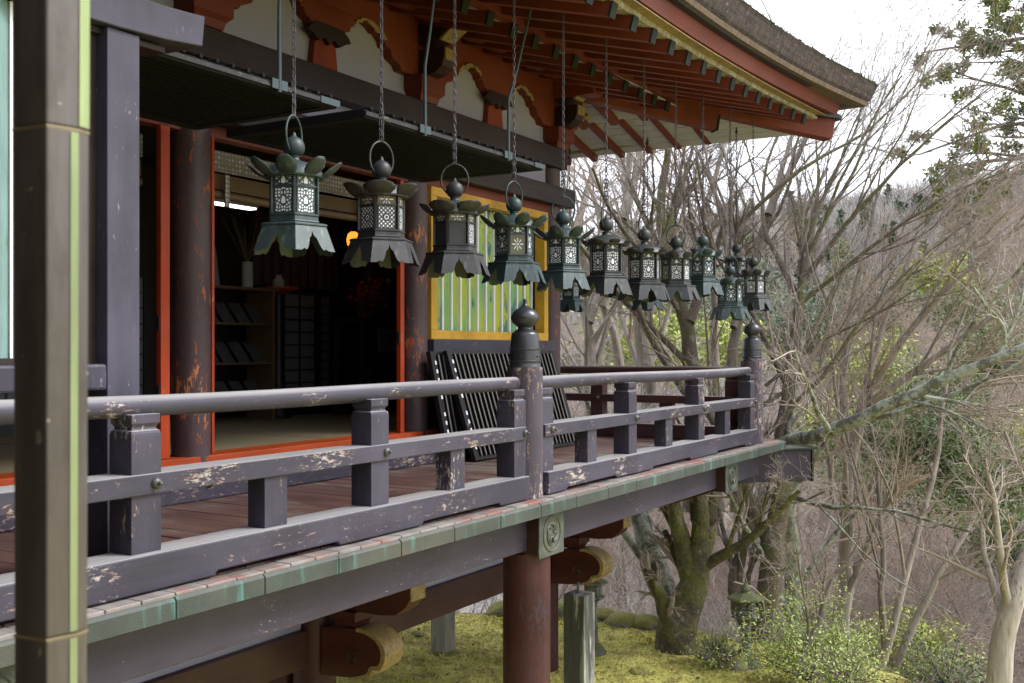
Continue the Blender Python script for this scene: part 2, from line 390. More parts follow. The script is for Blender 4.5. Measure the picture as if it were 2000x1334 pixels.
# thatch
m,nt,b=newmat('cypress_bark_thatch'); v=coords(nt,(1,1,3.2)); vv2=coords(nt,(1,1,.25))
n1=noise(nt,vv2,20,7,.8); n2=noise(nt,coords(nt,(1,1,5)),3.5,6,.65)
c=mix(nt,ramp(nt,n1,[(.38,0.),(.62,1.)]),(.018,.013,.012),(.085,.060,.050))
c=mix(nt,ramp(nt,n2,[(.48,0.),(.62,.8)]),c,(.024,.018,.016))
c=mix(nt,ramp(nt,noise(nt,v,9,5,.7),[(.63,0.),(.67,1.)]),c,(.20,.155,.12))
nt.links.new(c,b.inputs['Base Color']); b.inputs['Roughness'].default_value=.95
bump(nt,b,math_(nt,'ADD',n1,n2),.9,.02); M['thatch']=m
M['thatchlow']=simple('thatch_cut_edge',(.17,.115,.075),.9,.8,26,'z',.6)
M['roofmoss']=twotone('mossy_roof_surface',(.075,.066,.05),(.12,.115,.07),3,.4,.6,.95,c3=(.24,.22,.15),bumpS=1.0,bd=.05)
M['dustwhite']=twotone('flaking_white_soffit',(.40,.37,.34),(.26,.22,.13),9,.42,.55,.9,c3=(.16,.13,.07),bumpS=.3,bd=.004)
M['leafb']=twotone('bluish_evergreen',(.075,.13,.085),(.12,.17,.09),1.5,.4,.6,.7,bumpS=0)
M['capgreen']=simple('rafter_cap_copper',(.022,.027,.022),.8,.35,12)
# foreground copper pipe
m,nt,b=newmat('copper_downpipe'); v=coords(nt,(1,1,.08))
n1=noise(nt,v,16,5,.6); c=mix(nt,ramp(nt,n1,[(.3,0.),(.7,1.)]),(.045,.035,.029),(.105,.088,.074))
c=mix(nt,ramp(nt,noise(nt,coords(nt),22,3),[(.69,0.),(.72,1.)]),c,(.33,.30,.24))
c=mix(nt,ramp(nt,noise(nt,coords(nt,(1,1,.12)),7,6,.7),[(.5,0.),(.68,.75)]),c,(.12,.108,.118))
c=mix(nt,ramp(nt,noise(nt,coords(nt,(1,1,.3)),3.5,7,.75),[(.52,0.),(.64,.7)]),c,(.030,.022,.018))
nt.links.new(c,b.inputs['Base Color']); b.inputs['Roughness'].default_value=.40; b.inputs['Metallic'].default_value=.15; bump(nt,b,math_(nt,'ADD',n1,noise(nt,coords(nt),5,3)),.4,.006); M['pipe']=m
M['pipegreen']=twotone('verdigris_streak',(.27,.34,.14),(.16,.18,.11),3,.42,.62,.6,'z',bumpS=.1,bd=.002)
M['pipegold']=simple('brass_band',(.24,.185,.10),.5,.4,14,bumpS=.1,metal=.3)
def emit(name,col,s):
    m,nt,b=newmat(name); b.inputs['Base Color'].default_value=(*col,1); b.inputs['Emission Color'].default_value=(*col,1); b.inputs['Emission Strength'].default_value=s; return m
M['tube']=emit('fluorescent_tube',(.92,.93,1.0),2.0)
M['amber']=emit('amber_lamp',(1.0,.28,.03),.8)
m,nt,b=newmat('patterned_band_cloth'); v=coords(nt,(30,30,30))
vo=N(nt,'ShaderNodeTexVoronoi'); vo.inputs['Scale'].default_value=1.0; vo.inputs['Randomness'].default_value=.15; nt.links.new(v,vo.inputs['Vector'])
c=mix(nt,ramp(nt,vo.outputs['Distance'],[(.36,0.),(.44,1.)]),(.34,.31,.29),(.13,.115,.11)); nt.links.new(c,b.inputs['Base Color']); b.inputs['Roughness'].default_value=.8; M['fabric']=m

M['capgreen'].node_tree.nodes['Principled BSDF'].inputs['Specular IOR Level'].default_value=.15
# ================================================================== SHRINE HALL
GZ=-3.4
hall=thing('shrine_hall','vermilion and brown timber shrine hall with white plaster, round columns and a thick bark roof','shrine hall',(6.2,8.0,GZ))
CX=[-0.05,2.44,4.944,7.46,9.92]; CYw=5.5; CR_=.128
WY=5.5
DZ=-.98
for x in CX:
    MB().cylz(x,CYw,CR_,DZ,2.18).build('column',M['col'],hall,smooth=True)
for y in (7.95,10.4):
    MB().cylz(9.92,y,CR_,DZ,2.18).build('column',M['col'],hall,smooth=True)
# floor frame, sill beam, raised floor
MB().box(-.2,10.1,5.22,5.37,DZ+.003,-.765).build('floor_sill',M['sill_x'],hall,bevel=.006)
MB().box(-.2,10.02,5.375,5.62,-.762,-.713).build('threshold',M['orange_x'],hall,bevel=.004)
b=MB()
for i in range(6):
    b.box(-.1+i*1.66,-.1+i*1.66+1.64,5.625,10.35,-.76,-.722)
b.build('tatami_floor',M['tatami'],hall)
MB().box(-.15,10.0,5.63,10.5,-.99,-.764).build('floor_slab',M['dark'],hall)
for x in (2.9,4.5,6.2,7.9):
    s=MB()
for x in CX:
    for o in (412,835): pass
for px in (412,835):
    x=gX(px,5.21)
    MB().lathe([(.001,-.012),(.032,-.01),(.034,0),(.001,.03)],(0,0,0),12)
def stud(x,y,z,parent,axis='y',s=1.0):
    """domed nail cover facing -Y (or +X)"""
    b=MB(); prof=[(.025,0),(.0245,.006),(.020,.014),(.010,.019),(.009,.022),(.0085,.030),(.004,.036),(.0005,.037)]
    n=14; vs=[];fs=[]
    for r,h in prof:
        for i in range(n):
            a=2*PI*i/n
            if axis=='y': vs.append((x+r*s*math.cos(a),y-h*s,z+r*s*math.sin(a)))
            else: vs.append((x-h*s,y+r*s*math.cos(a),z+r*s*math.sin(a)))
    for j in range(len(prof)-1):
        for i in range(n): i2=(i+1)%n; fs.append((j*n+i,j*n+i2,(j+1)*n+i2,(j+1)*n+i))
    b.add(vs,fs); return b.build('stud',M['stud'],parent,smooth=True)
for px in (412,835): stud(gX(px,5.21),5.219,-.865,hall,s=1.3)
# upper beams
MB().box(-.2,10.04,5.33,5.60,1.945,2.155).build('head_beam',M['brown_x'],hall,bevel=.006)
MB().box(9.79,10.06,5.601,10.55,1.945,2.155).build('head_beam',M['brown_y'],hall,bevel=.006)
MB().box(-.2,10.17,5.30,5.46,1.54,1.735).build('lintel_beam',M['brown_x'],hall,bevel=.006)
MB().box(9.99,10.14,5.465,10.6,1.54,1.735).build('lintel_beam',M['brown_y'],hall,bevel=.006)
MB().box(-.15,9.80,5.47,5.52,1.736,1.944).build('plaster_strip',M['plaster'],hall)
MB().box(-.15,9.80,5.463,5.56,1.46,1.539).build('door_head',M['red_x'],hall)
# plaster above head beam
MB().box(-.15,9.90,5.47,5.53,2.156,2.70).build('plaster_wall',M['plaster'],hall)
MB().box(9.89,9.95,5.535,10.4,2.156,2.70).build('plaster_wall',M['plaster'],hall)
# purlins (keta) + stepped mouldings
MB().box(-.3,10.5,5.38,5.60,2.68,2.90).build('purlin',M['red_x'],hall,bevel=.006)
MB().box(9.81,10.03,4.9,5.379,2.68,2.90).build('purlin_end',M['red_y'],hall,bevel=.006)
MB().box(9.81,10.03,5.601,10.9,2.68,2.90).build('purlin',M['red_y'],hall,bevel=.006)
b=MB()
for i,(y,z) in enumerate(((5.30,2.86),(5.22,2.82),(5.14,2.79))): b.box(-.3,10.35,y-.03,y+.045,z,z+.075)
b.build('eave_moulding',M['red_x'],hall,bevel=.004)
# door jambs
for x0,x1 in ((2.60,2.66),(4.64,4.715),(5.075,5.10),(7.20,7.255)):
    j=MB().box(x0,x1,5.44,5.485,-.712,1.459).build('door_jamb',M['orange'],hall,bevel=.005)
for z in (-.28,.17):
    MB().box(4.632,4.6395,5.45,5.475,z-.05,z+.05).build('door_catch',M['black'],hall)
    MB().box(7.192,7.1995,5.45,5.475,z-.12,z-.02).build('door_catch',M['black'],hall)
# window bay between third and corner column
WX0,WX1=7.60,9.74; wf=.085
win=MB()
win.box(WX0,WX1,5.40,5.52,1.375,1.455).box(WX0,WX1,5.40,5.52,.095,.175).box(WX0,WX0+wf,5.401,5.519,.1755,1.3745).box(WX1-wf,WX1,5.401,5.519,.1755,1.3745)
wfo=win.build('window_frame',M['yellow'],hall,bevel=.004)
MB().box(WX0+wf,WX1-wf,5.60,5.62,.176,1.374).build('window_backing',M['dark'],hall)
MB().box(WX1-wf-.012,WX1-wf-.001,5.52,5.60,.1,1.45).build('window_reveal',M['brown_x'],hall)
n=13; a0=WX0+wf+.005; wd=(WX1-wf-.015-a0)/n
for i in range(n):
    x=a0+i*wd
    MB().prism([(x+.004,5.585),(x+wd*.40,5.525),(x+wd-.030,5.560),(x+wd-.030,5.60),(x+.004,5.60)],'z',.1765,1.3735).build('window_slat',M['green'],hall)
b=MB()
for i in range(n):
    x=a0+i*wd+wd-.028
    b.box(x,x+.024,5.535,5.60,.1768,1.3732)
b.build('slat_edging',M['whitegap'],hall)
MB().box(7.58,9.80,5.36,5.53,-.03,.092).build('window_sill_beam',M['rail_x'],hall,bevel=.005)
MB().box(7.58,9.80,5.37,5.50,-.052,-.031).build('red_line_board',M['orange_x'],hall)
MB().box(7.50,9.80,5.45,5.49,-.762,-.053).build('dado_board',M['black'],hall)
MB().box(9.745,9.80,5.40,5.46,-.053,1.46).build('window_stile',M['brown_x'],hall)
MB().box(7.57,9.80,5.42,5.52,1.456,1.539).build('window_head',M['red_x'],hall)
# other walls (seen only from beside)
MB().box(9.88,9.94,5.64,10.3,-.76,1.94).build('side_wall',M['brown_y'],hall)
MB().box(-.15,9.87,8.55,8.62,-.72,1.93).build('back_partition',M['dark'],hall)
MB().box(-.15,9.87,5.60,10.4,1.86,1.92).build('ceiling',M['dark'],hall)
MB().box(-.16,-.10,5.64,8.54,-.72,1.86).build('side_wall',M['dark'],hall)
# ---- bracket sets
def boat(x0,x1,z0,z1,e=.16):
    """boat-shaped arm profile in x,z"""
    p=[(x0,z1),(x0,z1-(z1-z0)*.45)]
    for k in range(1,6):
        a=k/5*PI/2; p.append((x0+e*(1-math.cos(a)),z1-(z1-z0)*.45-(z1-z0)*.55*math.sin(a)))
    for k in range(4,-1,-1):
        a=k/5*PI/2; p.append((x1-e*(1-math.cos(a)),z1-(z1-z0)*.45-(z1-z0)*.55*math.sin(a)))
    p+=[(x1,z1-(z1-z0)*.45),(x1,z1)]
    return p
def flare(c,hw,z0,z1,hh=None):
    b=MB(); hh=hh or hw; k=.72
    zc=z0+(z1-z0)*.42
    vs=[]
    for s,z in ((k,z0),(.80,z0+(zc-z0)*.6),(1,zc),(1,z1)):
        for i,j in ((-1,-1),(1,-1),(1,1),(-1,1)): vs.append((c[0]+i*hw*s,c[1]+j*hh*s,z))
    fs=[(3,2,1,0),(12,13,14,15)]
    for l in range(3):
        for i in range(4): i2=(i+1)%4; fs.append((l*4+i,l*4+i2,(l+1)*4+i2,(l+1)*4+i))
    b.add(vs,fs); return b
def smooth2(P,k=5,closed=False):
    out=[];n=len(P)
    for i in range(n if closed else n-1):
        p0=P[(i-1)%n] if closed or i>0 else P[i]; p1=P[i]; p2=P[(i+1)%n]; p3=P[(i+2)%n] if closed or i+2<n else P[(i+1)%n]
        for j in range(k):
            t=j/k; out.append(tuple(.5*((2*b)+(-a+c)*t+(2*a-5*b+4*c-d)*t*t+(-a+3*b-3*c+d)*t**3) for a,b,c,d in zip(p0,p1,p2,p3)))
    if not closed: out.append(P[-1])
    return out
def corbel(x,hw,zb):
    """arm under the purlin with a stepped, scalloped underside edged in ochre"""
    zt=2.679; h=zt-zb
    side=[(hw,zt),(hw*.97,zt-.05*h),(hw*.88,zt-.13*h),(hw*.84,zt-.22*h),(hw*.78,zt-.22*h),(hw*.70,zt-.36*h),(hw*.68,zt-.50*h),(hw*.60,zt-.53*h),(hw*.56,zt-.75*h),(hw*.44,zt-.86*h),(hw*.40,zb)]
    prof=[(x-a,z) for a,z in side]+[(x+a,z) for a,z in reversed(side)]
    arm=MB().prism(prof,'y',5.38,5.50).build('bracket_arm',M['red_x'],hall,bevel=.004)
    for s_ in (-1,1):
        o_=[(hw*1.02,zt),(hw*.98,zt-.08*h),(hw*.885,zt-.16*h),(hw*.85,zt-.255*h),(hw*.785,zt-.25*h),(hw*.71,zt-.385*h)]
        i_=[(hw*.67,zt-.33*h),(hw*.74,zt-.17*h),(hw*.80,zt-.15*h),(hw*.84,zt-.06*h),(hw*.93,zt-.0*h)]
        MB().prism([(x+s_*a,z) for a,z in smooth2(o_,3)+i_],'y',5.366,5.3795).build('gilt_edge',M['gold'],arm)
    return arm
def bracket(x):
    flare((x,5.45),.175,2.157,2.37).build('bearing_block',M['red_x'],hall,bevel=.004)
    corbel(x,.80,2.371)
    # arm and nose toward the front
    p=[(5.6,2.372),(5.30,2.372),(5.20,2.39),(5.13,2.44),(5.11,2.50),(5.11,2.60),(5.6,2.60)]
    MB().prism([(p_[0],p_[1]) for p_ in p],'x',x-.085,x+.085).build('front_arm',M['brown_y'],hall,bevel=.004)
    MB().box(x-.075,x+.075,5.098,5.1095,2.49,2.59).build('gilt_plate',M['gold'],hall)
    p=[(5.37,2.88),(4.98,2.88),(4.93,2.84),(4.96,2.78),(5.06,2.72),(5.14,2.66),(5.37,2.64)]
    nb=MB().prism(p,'x',x-.095,x+.095).build('beam_nose',M['brown_y'],hall,bevel=.004)
    g=MB().prism([(4.979,2.885),(4.925,2.843),(4.952,2.775),(5.058,2.712),(5.13,2.655),(5.16,2.66),(5.07,2.73),(4.975,2.79),(4.955,2.838),(4.99,2.872)],'x',x-.098,x+.098).build('gilt_edge',M['gold'],nb)
for x in CX: bracket(x)
for i in range(len(CX)-1):
    x=(CX[i]+CX[i+1])/2
    MB().prism([(x-.15,2.156),(x+.15,2.156),(x+.105,2.47),(x-.105,2.47)],'y',5.41,5.47).build('strut',M['red_z'],hall,bevel=.004)
    ws=[]
    orn=MB().prism([(x-.22,2.46),(x-.25,2.42),(x-.19,2.40),(x-.12,2.36),(x-.05,2.40),(x,2.35),(x+.05,2.40),(x+.12,2.36),(x+.19,2.40),(x+.25,2.42),(x+.22,2.46),(x+.15,2.50),(x-.15,2.50)],'y',5.36,5.409).build('strut_ornament',M['brown_x'],hall,bevel=.003)
    corbel(x,.46,2.471)
for y in (6.7,7.95,9.2):
    MB().prism([(y-.3,2.62),(y-.3,2.65),(y-.18,2.45),(y-.11,2.156),(y+.11,2.156),(y+.18,2.45),(y+.3,2.65),(y+.3,2.679),(y-.3,2.679)],'x',9.955,10.0).build('strut',M['red_z'],hall,bevel=.004)
# ---- rafters, lower and upper tier.  front: along Y, side: along X
def up_(s):  # lift of the eave towards the corner; s = distance along the eave towards the corner end
    t=max(0,(s)/4.6); return .16*t**1.6
XT,YT=12.17,3.246
def rafter(p0,p1,name='rafter',w=.075,h=.10,cap=True,mat=None):
    r=MB().bar(p0,p1,w,h).build(name,mat or M['red_y'],hall,bevel=.003)
    if cap:
        a=Vector(p0); b_=Vector(p1); t=(b_-a).normalized()
        MB().bar(b_+t*.001,b_+t*.018,w+.012,h+.012).build('rafter_cap',M['capgreen'],r)
xs=[]
x=-.6
while x<11.0: xs.append(x); x+=.362
nf=0
for x in xs:
    l=up_(x-8)
    # lower tier from purlin to Y 4.42
    rafter((x,5.75,2.985),(x,4.42,2.615+l*.5),cap=(x>1.0))
for i in range(34):
    x=-.45+i*.362
    if x>11.9: break
    l=up_(x-8); ye=YT-.10*max(0,(x-8.5)/3.7)**2
    ys=4.60 if x<11.0 else 4.60-(x-11.0)*.95
    rafter((x,max(ys,ye+.15),2.43+l+.25*(max(ys,ye+.15)-ye)+.02),(x,ye,2.43+l),cap=(x>1.2))
# side tier (rafters run along X)
ys_=[4.45+i*.385 for i in range(17)]
for y in ys_:
    l=up_(8.2-y)
    if y>4.6: rafter((9.8,y,2.965),(11.0,y,2.60+l*.5),mat=M['red_x'],cap=False)
for i in range(19):
    y=3.55+i*.385+.19; l=up_(8.2-y-.0)
    x0=11.05 if y>4.3 else 11.05+(4.3-y)*.95
    rafter((x0-.15,y,2.43+l+.26*(XT-x0+.15)+.0),(XT,y,2.43+l),mat=M['red_x'],cap=False)
# corner (hip) rafters, 45 degrees
MB().bar((9.7,5.72,2.93),(11.30,4.12,2.57),.15,.20).build('hip_rafter',M['red_y'],hall,bevel=.004)
MB().bar((11.301,4.119,2.57),(11.315,4.105,2.567),.165,.215).build('rafter_cap',M['capgreen'],hall)
MB().bar((10.9,4.52,2.84),(12.32,3.10,2.545),.17,.235).build('hip_rafter',M['red_y'],hall,bevel=.005)
MB().prism([(0,0)]*0 or [(11.90,3.22),(12.26,2.98),(12.38,2.98),(12.44,3.06),(12.44,3.16),(12.20,3.52)],'z',2.664,2.715).build('hip_cap',M['black'],hall)
# boards on the rafter ends
def sweep(name,path,sec,mat,smooth=False,kind=None):
    """path: list of (x,y,z, nx,ny) with outward normal; sec: list of (out,up)"""
    b=MB(); k=len(sec); vs=[];fs=[]
    for (x,y,z,nx,ny) in path:
        for o,u in sec: vs.append((x+nx*o,y+ny*o,z+u))
    for i in range(len(path)-1):
        for j in range(k):
            j2=(j+1)%k; fs.append((i*k+j,i*k+j2,(i+1)*k+j2,(i+1)*k+j))
    fs.append(tuple(range(k-1,-1,-1))); fs.append(tuple((len(path)-1)*k+i for i in range(k)))
    b.add(vs,fs); return b.build(name,mat,hall,smooth=smooth)
def eavepath(y0,x1,z0,lift,bow,n=26,xs=-3.0,ys=13.0,ext=1.5):
    """front run from xs to the corner and the side run away from it; y0 front line, x1 side line"""
    P=[]
    cx=x1+bow; cy=y0-bow
    for i in range(n+1):
        t=i/n; x=xs+(cx-xs)*t; q=max(0,(x-7.6)/(cx-7.6)); P.append((x,y0-bow*q**2.2,z0+lift*q**ext,0,-1))
    P[-1]=(cx,cy,z0+lift,1,-1)
    S=[]
    for i in range(1,n+1):
        t=i/n; y=cy+(ys-cy)*t; q=max(0,(7.9-y)/(7.9-cy)); S.append((x1+bow*q**2.2,y,z0+lift*q**ext,1,0))
    return P+S
# kioi: board over the ends of the lower rafters
sweep('inner_fascia',eavepath(4.47,10.95,2.672,.07,.0),[(0,0),(.10,0),(.10,.07),(0,.085)],M['red_x'])
# upper fascia, yellow line, boards
sweep('eave_lath',eavepath(3.305,11.95,2.492,.15,.06),[(0,0),(.06,0),(.075,.036),(0,.036)],M['dustwhite'])
sweep('yellow_lath',eavepath(3.20,12.03,2.526,.15,.06),[(-.03,0),(.058,0),(.058,.009),(-.03,.009)],M['gold'])
sweep('eave_fascia',eavepath(3.165,12.14,2.5445,.165,.12),[(-.06,0),(.035,0),(.045,.045),(.062,.128),(-.06,.128)],M['red_x'])
sweep('shadow_board',eavepath(3.12,12.24,2.673,.175,.20),[(-.2,0),(.078,0),(.09,.014),(-.2,.014)],M['black'])
sweep('thatch_edge',eavepath(3.04,12.36,2.6875,.160,.26,xs=-3.3),[(-.3,0),(.035,0),(.05,.040),(.045,.045),(-.3,.045)],M['thatchlow'])
# thatch cut face and roof top
pth=eavepath(3.03,12.37,2.733,.165,.26,n=60,xs=-3.3)
th=sweep('thatch',pth,[(-.35,0),(.03,0),(.055,.03),(.085,.10),(.113,.175),(.13,.205),(.05,.23),(-.35,.27)],M['thatch'])
# roof surface: rises from the eave to the ridge (hipped)
vs=[];fs=[]
rows=[0,.03,.10,.25,.45,.70,1.0]
for (x,y,z,nx,ny) in pth:
    ex,ey,ez=x+nx*.13,y+ny*.13,z+.205
    if nx==0: rx,ry=min(x,8.4),8.0
    elif ny==0: rx,ry=8.4,max(8.0,min(y,8.0))
    else: rx,ry=8.4,8.0
    rz=5.2
    for s in rows:
        vs.append((ex+(rx-ex)*s,ey+(ry-ey)*s,ez+(rz-ez)*(s*.22+.78*s*s)+(.0 if s==0 else .02)))
k=len(rows)
rng=random.Random(3)
vs=[(v[0],v[1],v[2]+(rng.uniform(-.006,.014))) for v in vs]
for i in range(len(pth)-1):
    for j in range(k-1): fs.append((i*k+j,(i+1)*k+j,(i+1)*k+j+1,i*k+j+1))
MB().add(vs,fs).build('roof',M['roofmoss'],hall,smooth=True)
# moss tufts along the roof edge
rg=np.random.default_rng(5); V=[];F=[];c=0
for i in range(len(pth)-1):
    x,y,z,nx,ny=pth[i]; x2,y2,z2,_,_=pth[i+1]
    if x<6: continue
    for k_ in range(26):
        t=rg.random(); ins=rg.random()**2*.5
        px_=x+(x2-x)*t+nx*(.13-ins); py_=y+(y2-y)*t+ny*(.13-ins); pz_=z+(z2-z)*t+.205+ins*.42
        s=rg.uniform(.008,.026)*(1.6 if rg.random()<.15 else 1)
        o=rg.normal(size=(6,3)); o/=np.linalg.norm(o,axis=1)[:,None]; o[:,2]=abs(o[:,2])
        for q in o:
            a=rg.normal(size=3); a/=np.linalg.norm(a); bb=np.cross(q,a)
            cc=np.array([px_,py_,pz_])+q*s*.6
            V+= [cc-a*s*.5,cc+a*s*.5,cc+bb*s*.7]; F.append((c,c+1,c+2)); c+=3
V=np.array(V);F=np.array(F)
ROOT_LOC['shrine_hall']=Vector((6.2,8.0,GZ))
npmesh('roof_moss_tufts',V,F,M['roofmoss'],hall,kind='stuff')
# soffit boards above the rafters
def quadsheet(name,q,mat,t=.012):
    b=MB(); vs=list(q)+[(p[0],p[1],p[2]+t) for p in q]
    b.add(vs,[(0,1,2,3),(7,6,5,4),(0,4,5,1),(1,5,6,2),(2,6,7,3),(3,7,4,0)]); return b.build(name,mat,hall)
quadsheet('soffit',[(-3,5.8,3.075),(9.8,5.8,3.075),(11.1,4.42,2.70),(-3,4.42,2.675)],M['soffit'])
quadsheet('soffit',[(-3,4.52,2.80),(11.0,4.52,2.80),(12.2,3.22,2.64),(-3,3.22,2.500)],M['soffit'])
def seamed(x0,x1,y0,y1,z0a,z0b,seams=6):
    pass
sm=M['soffit']
# side soffit with visible board seams (boards run along Y)
b=MB()
def sideboards(xa,xb,za,zb,ya,yb,n,corner):
    for i in range(n):
        t0=i/n; t1=(i+1)/n-.012/(abs(xb-xa)); 
        X0=xa+(xb-xa)*t0; X1=xa+(xb-xa)*t1; Z0=za+(zb-za)*t0; Z1=za+(zb-za)*t1
        y_0=corner(X0); y_1=corner(X1)
        vs=[(X0,y_0,Z0),(X1,y_1,Z1),(X1,yb,Z1),(X0,yb,Z0)]
        vs=vs+[(p[0],p[1],p[2]+.01) for p in vs]
        b.add(vs,[(0,3,2,1),(4,5,6,7),(0,1,5,4),(1,2,6,5),(2,3,7,6),(3,0,4,7)])
sideboards(9.9,11.05,3.03,2.665,5,13,7,lambda X:15.42-X+.02)
sideboards(11.0,12.17,2.80,2.500,5,13,7,lambda X:15.42-X+.05)
b.build('soffit_boards',M['soffit'],hall)

# ---- structure below the floor
for x in (2.56,6.18,9.80):
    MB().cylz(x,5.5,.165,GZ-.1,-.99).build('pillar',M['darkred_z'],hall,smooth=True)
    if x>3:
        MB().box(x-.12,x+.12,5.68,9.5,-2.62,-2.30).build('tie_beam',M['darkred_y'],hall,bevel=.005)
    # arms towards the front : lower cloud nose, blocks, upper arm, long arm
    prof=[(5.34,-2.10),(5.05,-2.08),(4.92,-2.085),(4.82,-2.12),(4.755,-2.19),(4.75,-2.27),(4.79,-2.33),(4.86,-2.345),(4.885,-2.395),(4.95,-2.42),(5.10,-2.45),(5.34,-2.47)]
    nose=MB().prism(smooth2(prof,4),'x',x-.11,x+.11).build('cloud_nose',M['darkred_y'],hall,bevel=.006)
    rim=[(5.00,-2.070),(4.90,-2.075),(4.80,-2.115),(4.735,-2.185),(4.732,-2.275),(4.775,-2.345),(4.845,-2.36),(4.87,-2.41),(4.94,-2.435),(5.08,-2.465),(5.08,-2.452),(4.955,-2.415),(4.895,-2.385),(4.865,-2.335),(4.80,-2.32),(4.77,-2.27),(4.775,-2.195),(4.83,-2.135),(4.92,-2.10),(5.0,-2.095)]
    MB().prism(smooth2(rim[:10],5)+smooth2(rim[10:],5),'x',x-.113,x+.113).build('gilt_edge',M['gold'],nose)
    sp=[]
    for k in range(22):
        a=k/21*3.6*PI*.62; r=.012+.052*k/21; sp.append((x-.1115,5.03+r*math.cos(a+1.2),-2.30+r*math.sin(a+1.2)))
    MB().tube(sp,.006,5).build('carved_scroll',M['black'],nose)
    flare((x,5.12),.12,-2.078,-1.955).build('small_block',M['darkred_y'],hall,bevel=.003)
    p=[(5.34,-1.68),(4.52,-1.68),(4.52,-1.80),(4.56,-1.87),(4.65,-1.935),(4.80,-1.955),(5.34,-1.955)]
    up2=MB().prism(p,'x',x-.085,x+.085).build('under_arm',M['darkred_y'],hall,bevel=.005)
    MB().box(x-.088,x+.088,4.508,4.5185,-1.82,-1.70).build('gilt_plate',M['gold'],up2)
    flare((x,4.64),.11,-1.679,-1.57).build('small_block',M['darkred_y'],hall,bevel=.003)
    p=[(5.34,-1.345),(4.05,-1.345),(4.05,-1.42),(4.10,-1.50),(4.20,-1.56),(4.4,-1.569),(5.34,-1.569)]
    MB().prism(p,'x',x-.085,x+.085).build('under_arm',M['darkred_y'],hall,bevel=.005)
    flare((x,5.5),.20,-1.9,-1.62).build('bearing_block',M['darkred_y'],hall,bevel=.004)
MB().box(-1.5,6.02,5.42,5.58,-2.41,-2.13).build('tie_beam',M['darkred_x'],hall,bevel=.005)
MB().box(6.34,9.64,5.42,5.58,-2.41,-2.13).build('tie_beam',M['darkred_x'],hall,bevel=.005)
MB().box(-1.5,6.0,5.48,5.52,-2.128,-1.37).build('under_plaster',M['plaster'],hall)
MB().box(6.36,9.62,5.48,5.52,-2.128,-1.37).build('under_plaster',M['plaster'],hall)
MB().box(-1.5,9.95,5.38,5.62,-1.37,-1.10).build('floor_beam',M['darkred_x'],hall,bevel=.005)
for y in (8.0,10.4):
    for x in (2.56,6.18,9.80): MB().cylz(x,y,.165,GZ-.1,-.99,20).build('pillar',M['darkred_z'],hall,smooth=True)

# ================================================================== VERANDA
ver=thing('veranda','raised timber veranda running round the hall with green copper edging and round crest plates','veranda',(6.2,4.3,GZ))
FY=3.33; EX=11.37
# inner deck, boards run across (along Y) 
b=MB(); x=-1.6; i=0; rr=random.Random(4)
while x<EX-.02:
    w=.168; x2=min(x+w,EX-.02)
    b.box(x,x2-.006,FY+.14,5.30,DZ-.045,DZ+rr.uniform(-.003,.0015)); x+=w
x=9.8+.35
for k in range(38):
    y=5.22+k*.17
    b.box(10.10,EX-.14,y,y+.164,DZ-.045,DZ+rr.uniform(-.003,.0015))
b.build('deck',M['deck'],ver,bevel=.003,seg=1)
b=MB(); x=-1.6
while x<EX-.15:
    w=.168; b.box(x,min(x+w,EX-.14)-.005,FY+.022,FY+.1385,DZ-.050,DZ-.006+rr.uniform(-.002,.002)); x+=w
b.build('board_ends',M['deckedge'],ver,bevel=.003,seg=1)
# copper edging: segments, folded over the board ends
b=MB(); x=-1.57
while x<EX-.001:
    x2=min(x+.499,EX)
    dz=rr.uniform(-.002,.002)
    p=[(FY,-1.086),(FY,-1.012+dz),(FY+.010,-1.000+dz),(FY+.105,-.984+dz),(FY+.105,-.992+dz),(FY+.02,-1.008),(FY+.018,-1.086)]
    b.prism(p,'x',x,x2-.006); x=x2
y=FY+.11
while y<11.5:
    p=[(EX,-1.086),(EX,-1.012),(EX-.010,-1.000),(EX-.105,-.984),(EX-.105,-.992),(EX-.02,-1.008),(EX-.018,-1.086)]
    b.prism(p,'y',y,y+.493); y+=.499
b.build('copper_edging',M['copper'],ver,bevel=.002,seg=1)
MB().box(-1.6,EX-.03,FY+.03,FY+.16,-1.084,-1.052).build('edge_board',M['brown_x'],ver)
for k in range(24):
    pass
# edge beams
for x0,x1 in ((-1.5,1.98),(2.32,6.02),(6.35,9.64),(9.97,10.95)):
    MB().box(x0,x1,3.50,3.66,-1.336,-1.087).build('edge_beam',M['beam_x'],ver,bevel=.006)
MB().box(10.86,11.02,4.2,10.9,-1.336,-1.087).build('edge_beam',M['beam_x'],ver,bevel=.006)
